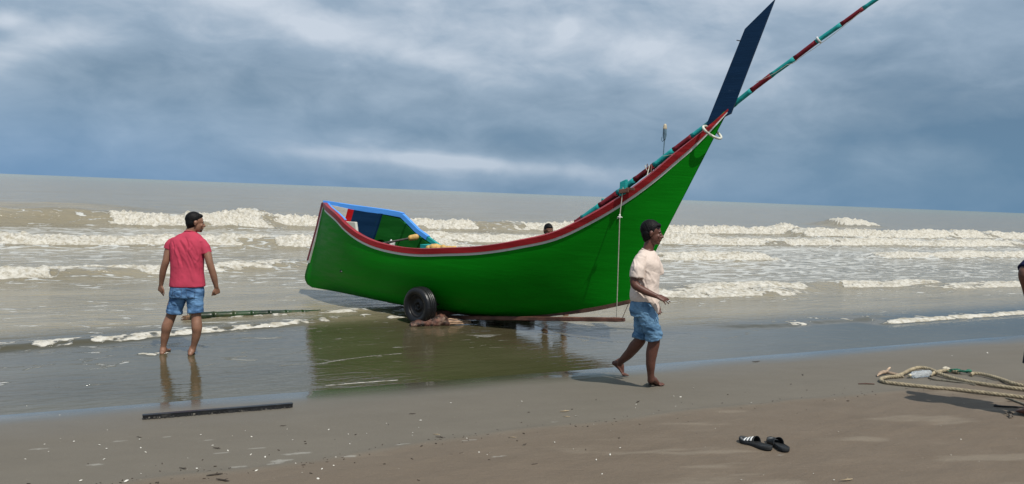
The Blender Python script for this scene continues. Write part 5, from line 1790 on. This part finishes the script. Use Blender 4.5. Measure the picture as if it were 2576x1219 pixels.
for sg in (-1, 1):
    fx = Bp(1395 + 24 * sg, 818).x - cx
    limb(mb, [V3(.09 * sg, 0, .84), V3(fx * .7, 0, .62), V3(fx, 0, .42), V3(fx, .01, .26), V3(fx, .02, .07)], [.09, .075, .056, .055, .036])
    foot(mb, V3(fx, .02, .07), V3(fx, .05, .015), V3(fx + .02 * sg, -.11, .012), Vector((.1 * sg, -1, 0)), Vector((sg, 0, 0)))
    limb(mb, [V3(-.05 + .19 * sg, 0, 1.26), V3(-.05 + .25 * sg, -.08, 1.05), V3(-.05 + .18 * sg, -.28, .98)], [.055, .044, .03])
    hand(mb, V3(-.05 + .18 * sg, -.28, .98), Vector((0, -1, .2)), U1, -sg, k=.95)
mb.skin('body', SK3, bk, .008, 3)
hb_.hair(bk, .012)
mb = MB()
loft(mb, [(V3(0, 0, .86), X1, .185, F1, .135), (V3(0, 0, .98), X1, .175, F1, .13), (V3(-.03, 0, 1.12), X1, .19, F1, .13), (V3(-.05, 0, 1.27), X1, .19, F1, .12), (V3(-.06, 0, 1.34), X1, .09, F1, .08)])
for sg in (-1, 1): mb.tube([V3(-.05 + .15 * sg, 0, 1.28), V3(-.05 + .24 * sg, -.05, 1.13)], [.07, .065], seg=16, round_ends=False)
mb.skin('t_shirt', cloth('dark_shirt', (0.03, 0.035, 0.05)), bk, .01, 3)
mb = MB()
loft(mb, [(V3(0, 0, .76), X1, .18, F1, .13), (V3(0, 0, .90), X1, .175, F1, .128)])
for sg in (-1, 1): mb.tube([V3(.09 * sg, 0, .82), V3(.13 * sg, 0, .50)], [.10, .09], seg=16, round_ends=False)
mb.skin('shorts', cloth('dark_shorts', (0.02, 0.02, 0.025)), bk, .01, 3)

# ---- man at the right edge, hands on hips, only his elbow inside the frame
g4 = ground(2632, 1052)
p4 = empty('person', g4, 'man in a navy t-shirt at the right edge with bent elbow in view', 'person')
SK4 = skin_mat('brown_skin_edge', (0.13, 0.062, 0.042))
Ye = g4.y
el = P(2562, 690, Ye)
def Q(x, y, z): return g4 + Vector((x, y, z))
FX = Vector((0.25, .97, 0)).normalized(); SXv = Vector((.97, -.25, 0))
mb = MB()
loft(mb, [(Q(0, 0, .84), SXv, .16, FX, .115), (Q(0, 0, .97), SXv, .15, FX, .115), (Q(0, 0, 1.15), SXv, .165, FX, .115), (Q(0, 0, 1.36), SXv, .175, FX, .10), (Q(0, 0, 1.43), SXv, .10, FX, .08), (Q(0, 0, 1.48), SXv, .06, FX, .06)])
limb(mb, [Q(0, 0, 1.42), Q(0, .01, 1.50), Q(0, .02, 1.57)], [.062, .056, .055])
h4 = Head(Q(0, .03, 1.615), FX); h4.shape(mb)
ex = el.x - g4.x + .015
for sg in (-1, 1):
    e_ = Q(ex, -.05, el.z - g4.z) if sg < 0 else Q(-ex, -.1, el.z - g4.z)
    limb(mb, [Q(.19 * sg, 0, 1.37), (Q(.19 * sg, 0, 1.37) + e_) / 2 + Vector((.02 * sg, 0, 0)), e_, (e_ + Q(.20 * sg, .02, 1.0)) / 2, Q(.20 * sg, .04, 1.0)], [.060, .052, .044, .040, .027])
    hand(mb, Q(.20 * sg, .04, 1.0), Vector((-.2 * sg, .8, -.3)), Vector((sg, .1, .2)), sg, curl=(.3, .4, .4, .4), k=.95)
    limb(mb, [Q(.09 * sg, 0, .86), Q(.11 * sg, 0, .65), Q(.12 * sg, 0, .46), Q(.12 * sg, -.02, .3), Q(.12 * sg, 0, .08)], [.095, .08, .058, .058, .036])
    foot(mb, Q(.12 * sg, 0, .07), Q(.12 * sg, -.04, .024), Q(.14 * sg, .13, .016), Vector((.1 * sg, 1, 0)), Vector((sg, 0, 0)))
mb.skin('body', SK4, p4, .008, 3)
h4.hair(p4)
M_NV = cloth('navy_cotton', (0.010, 0.012, 0.045))
mb = MB()
loft(mb, [(Q(0, 0, .86), SXv, .19, FX, .14), (Q(0, 0, 1.0), SXv, .185, FX, .135), (Q(0, 0, 1.2), SXv, .19, FX, .135), (Q(0, 0, 1.37), SXv, .195, FX, .12), (Q(0, 0, 1.45), SXv, .10, FX, .085)])
for sg in (-1, 1):
    e_ = Q(ex, -.05, el.z - g4.z) if sg < 0 else Q(-ex, -.1, el.z - g4.z)
    a_ = Q(.16 * sg, 0, 1.39)
    mb.tube([a_, a_.lerp(e_, .4) + Vector((.015 * sg, 0, 0)), a_.lerp(e_, .80) + Vector((.012 * sg, 0, 0))], [.072, .080, .078], seg=20, round_ends=False)
mb.skin('t_shirt', M_NV, p4, .008, 3, df)if False else mb.skin('t_shirt', M_NV, p4, .008, 3)
mb = MB()
loft(mb, [(Q(0, 0, .80), SXv, .185, FX, .135), (Q(0, 0, .92), SXv, .18, FX, .13)])
for sg in (-1, 1): mb.tube([Q(.09 * sg, 0, .84), Q(.13 * sg, 0, .46)], [.11, .10], seg=20, round_ends=False)
mb.skin('shorts', cloth('navy_shorts', (0.012, 0.014, 0.03)), p4, .008, 3)
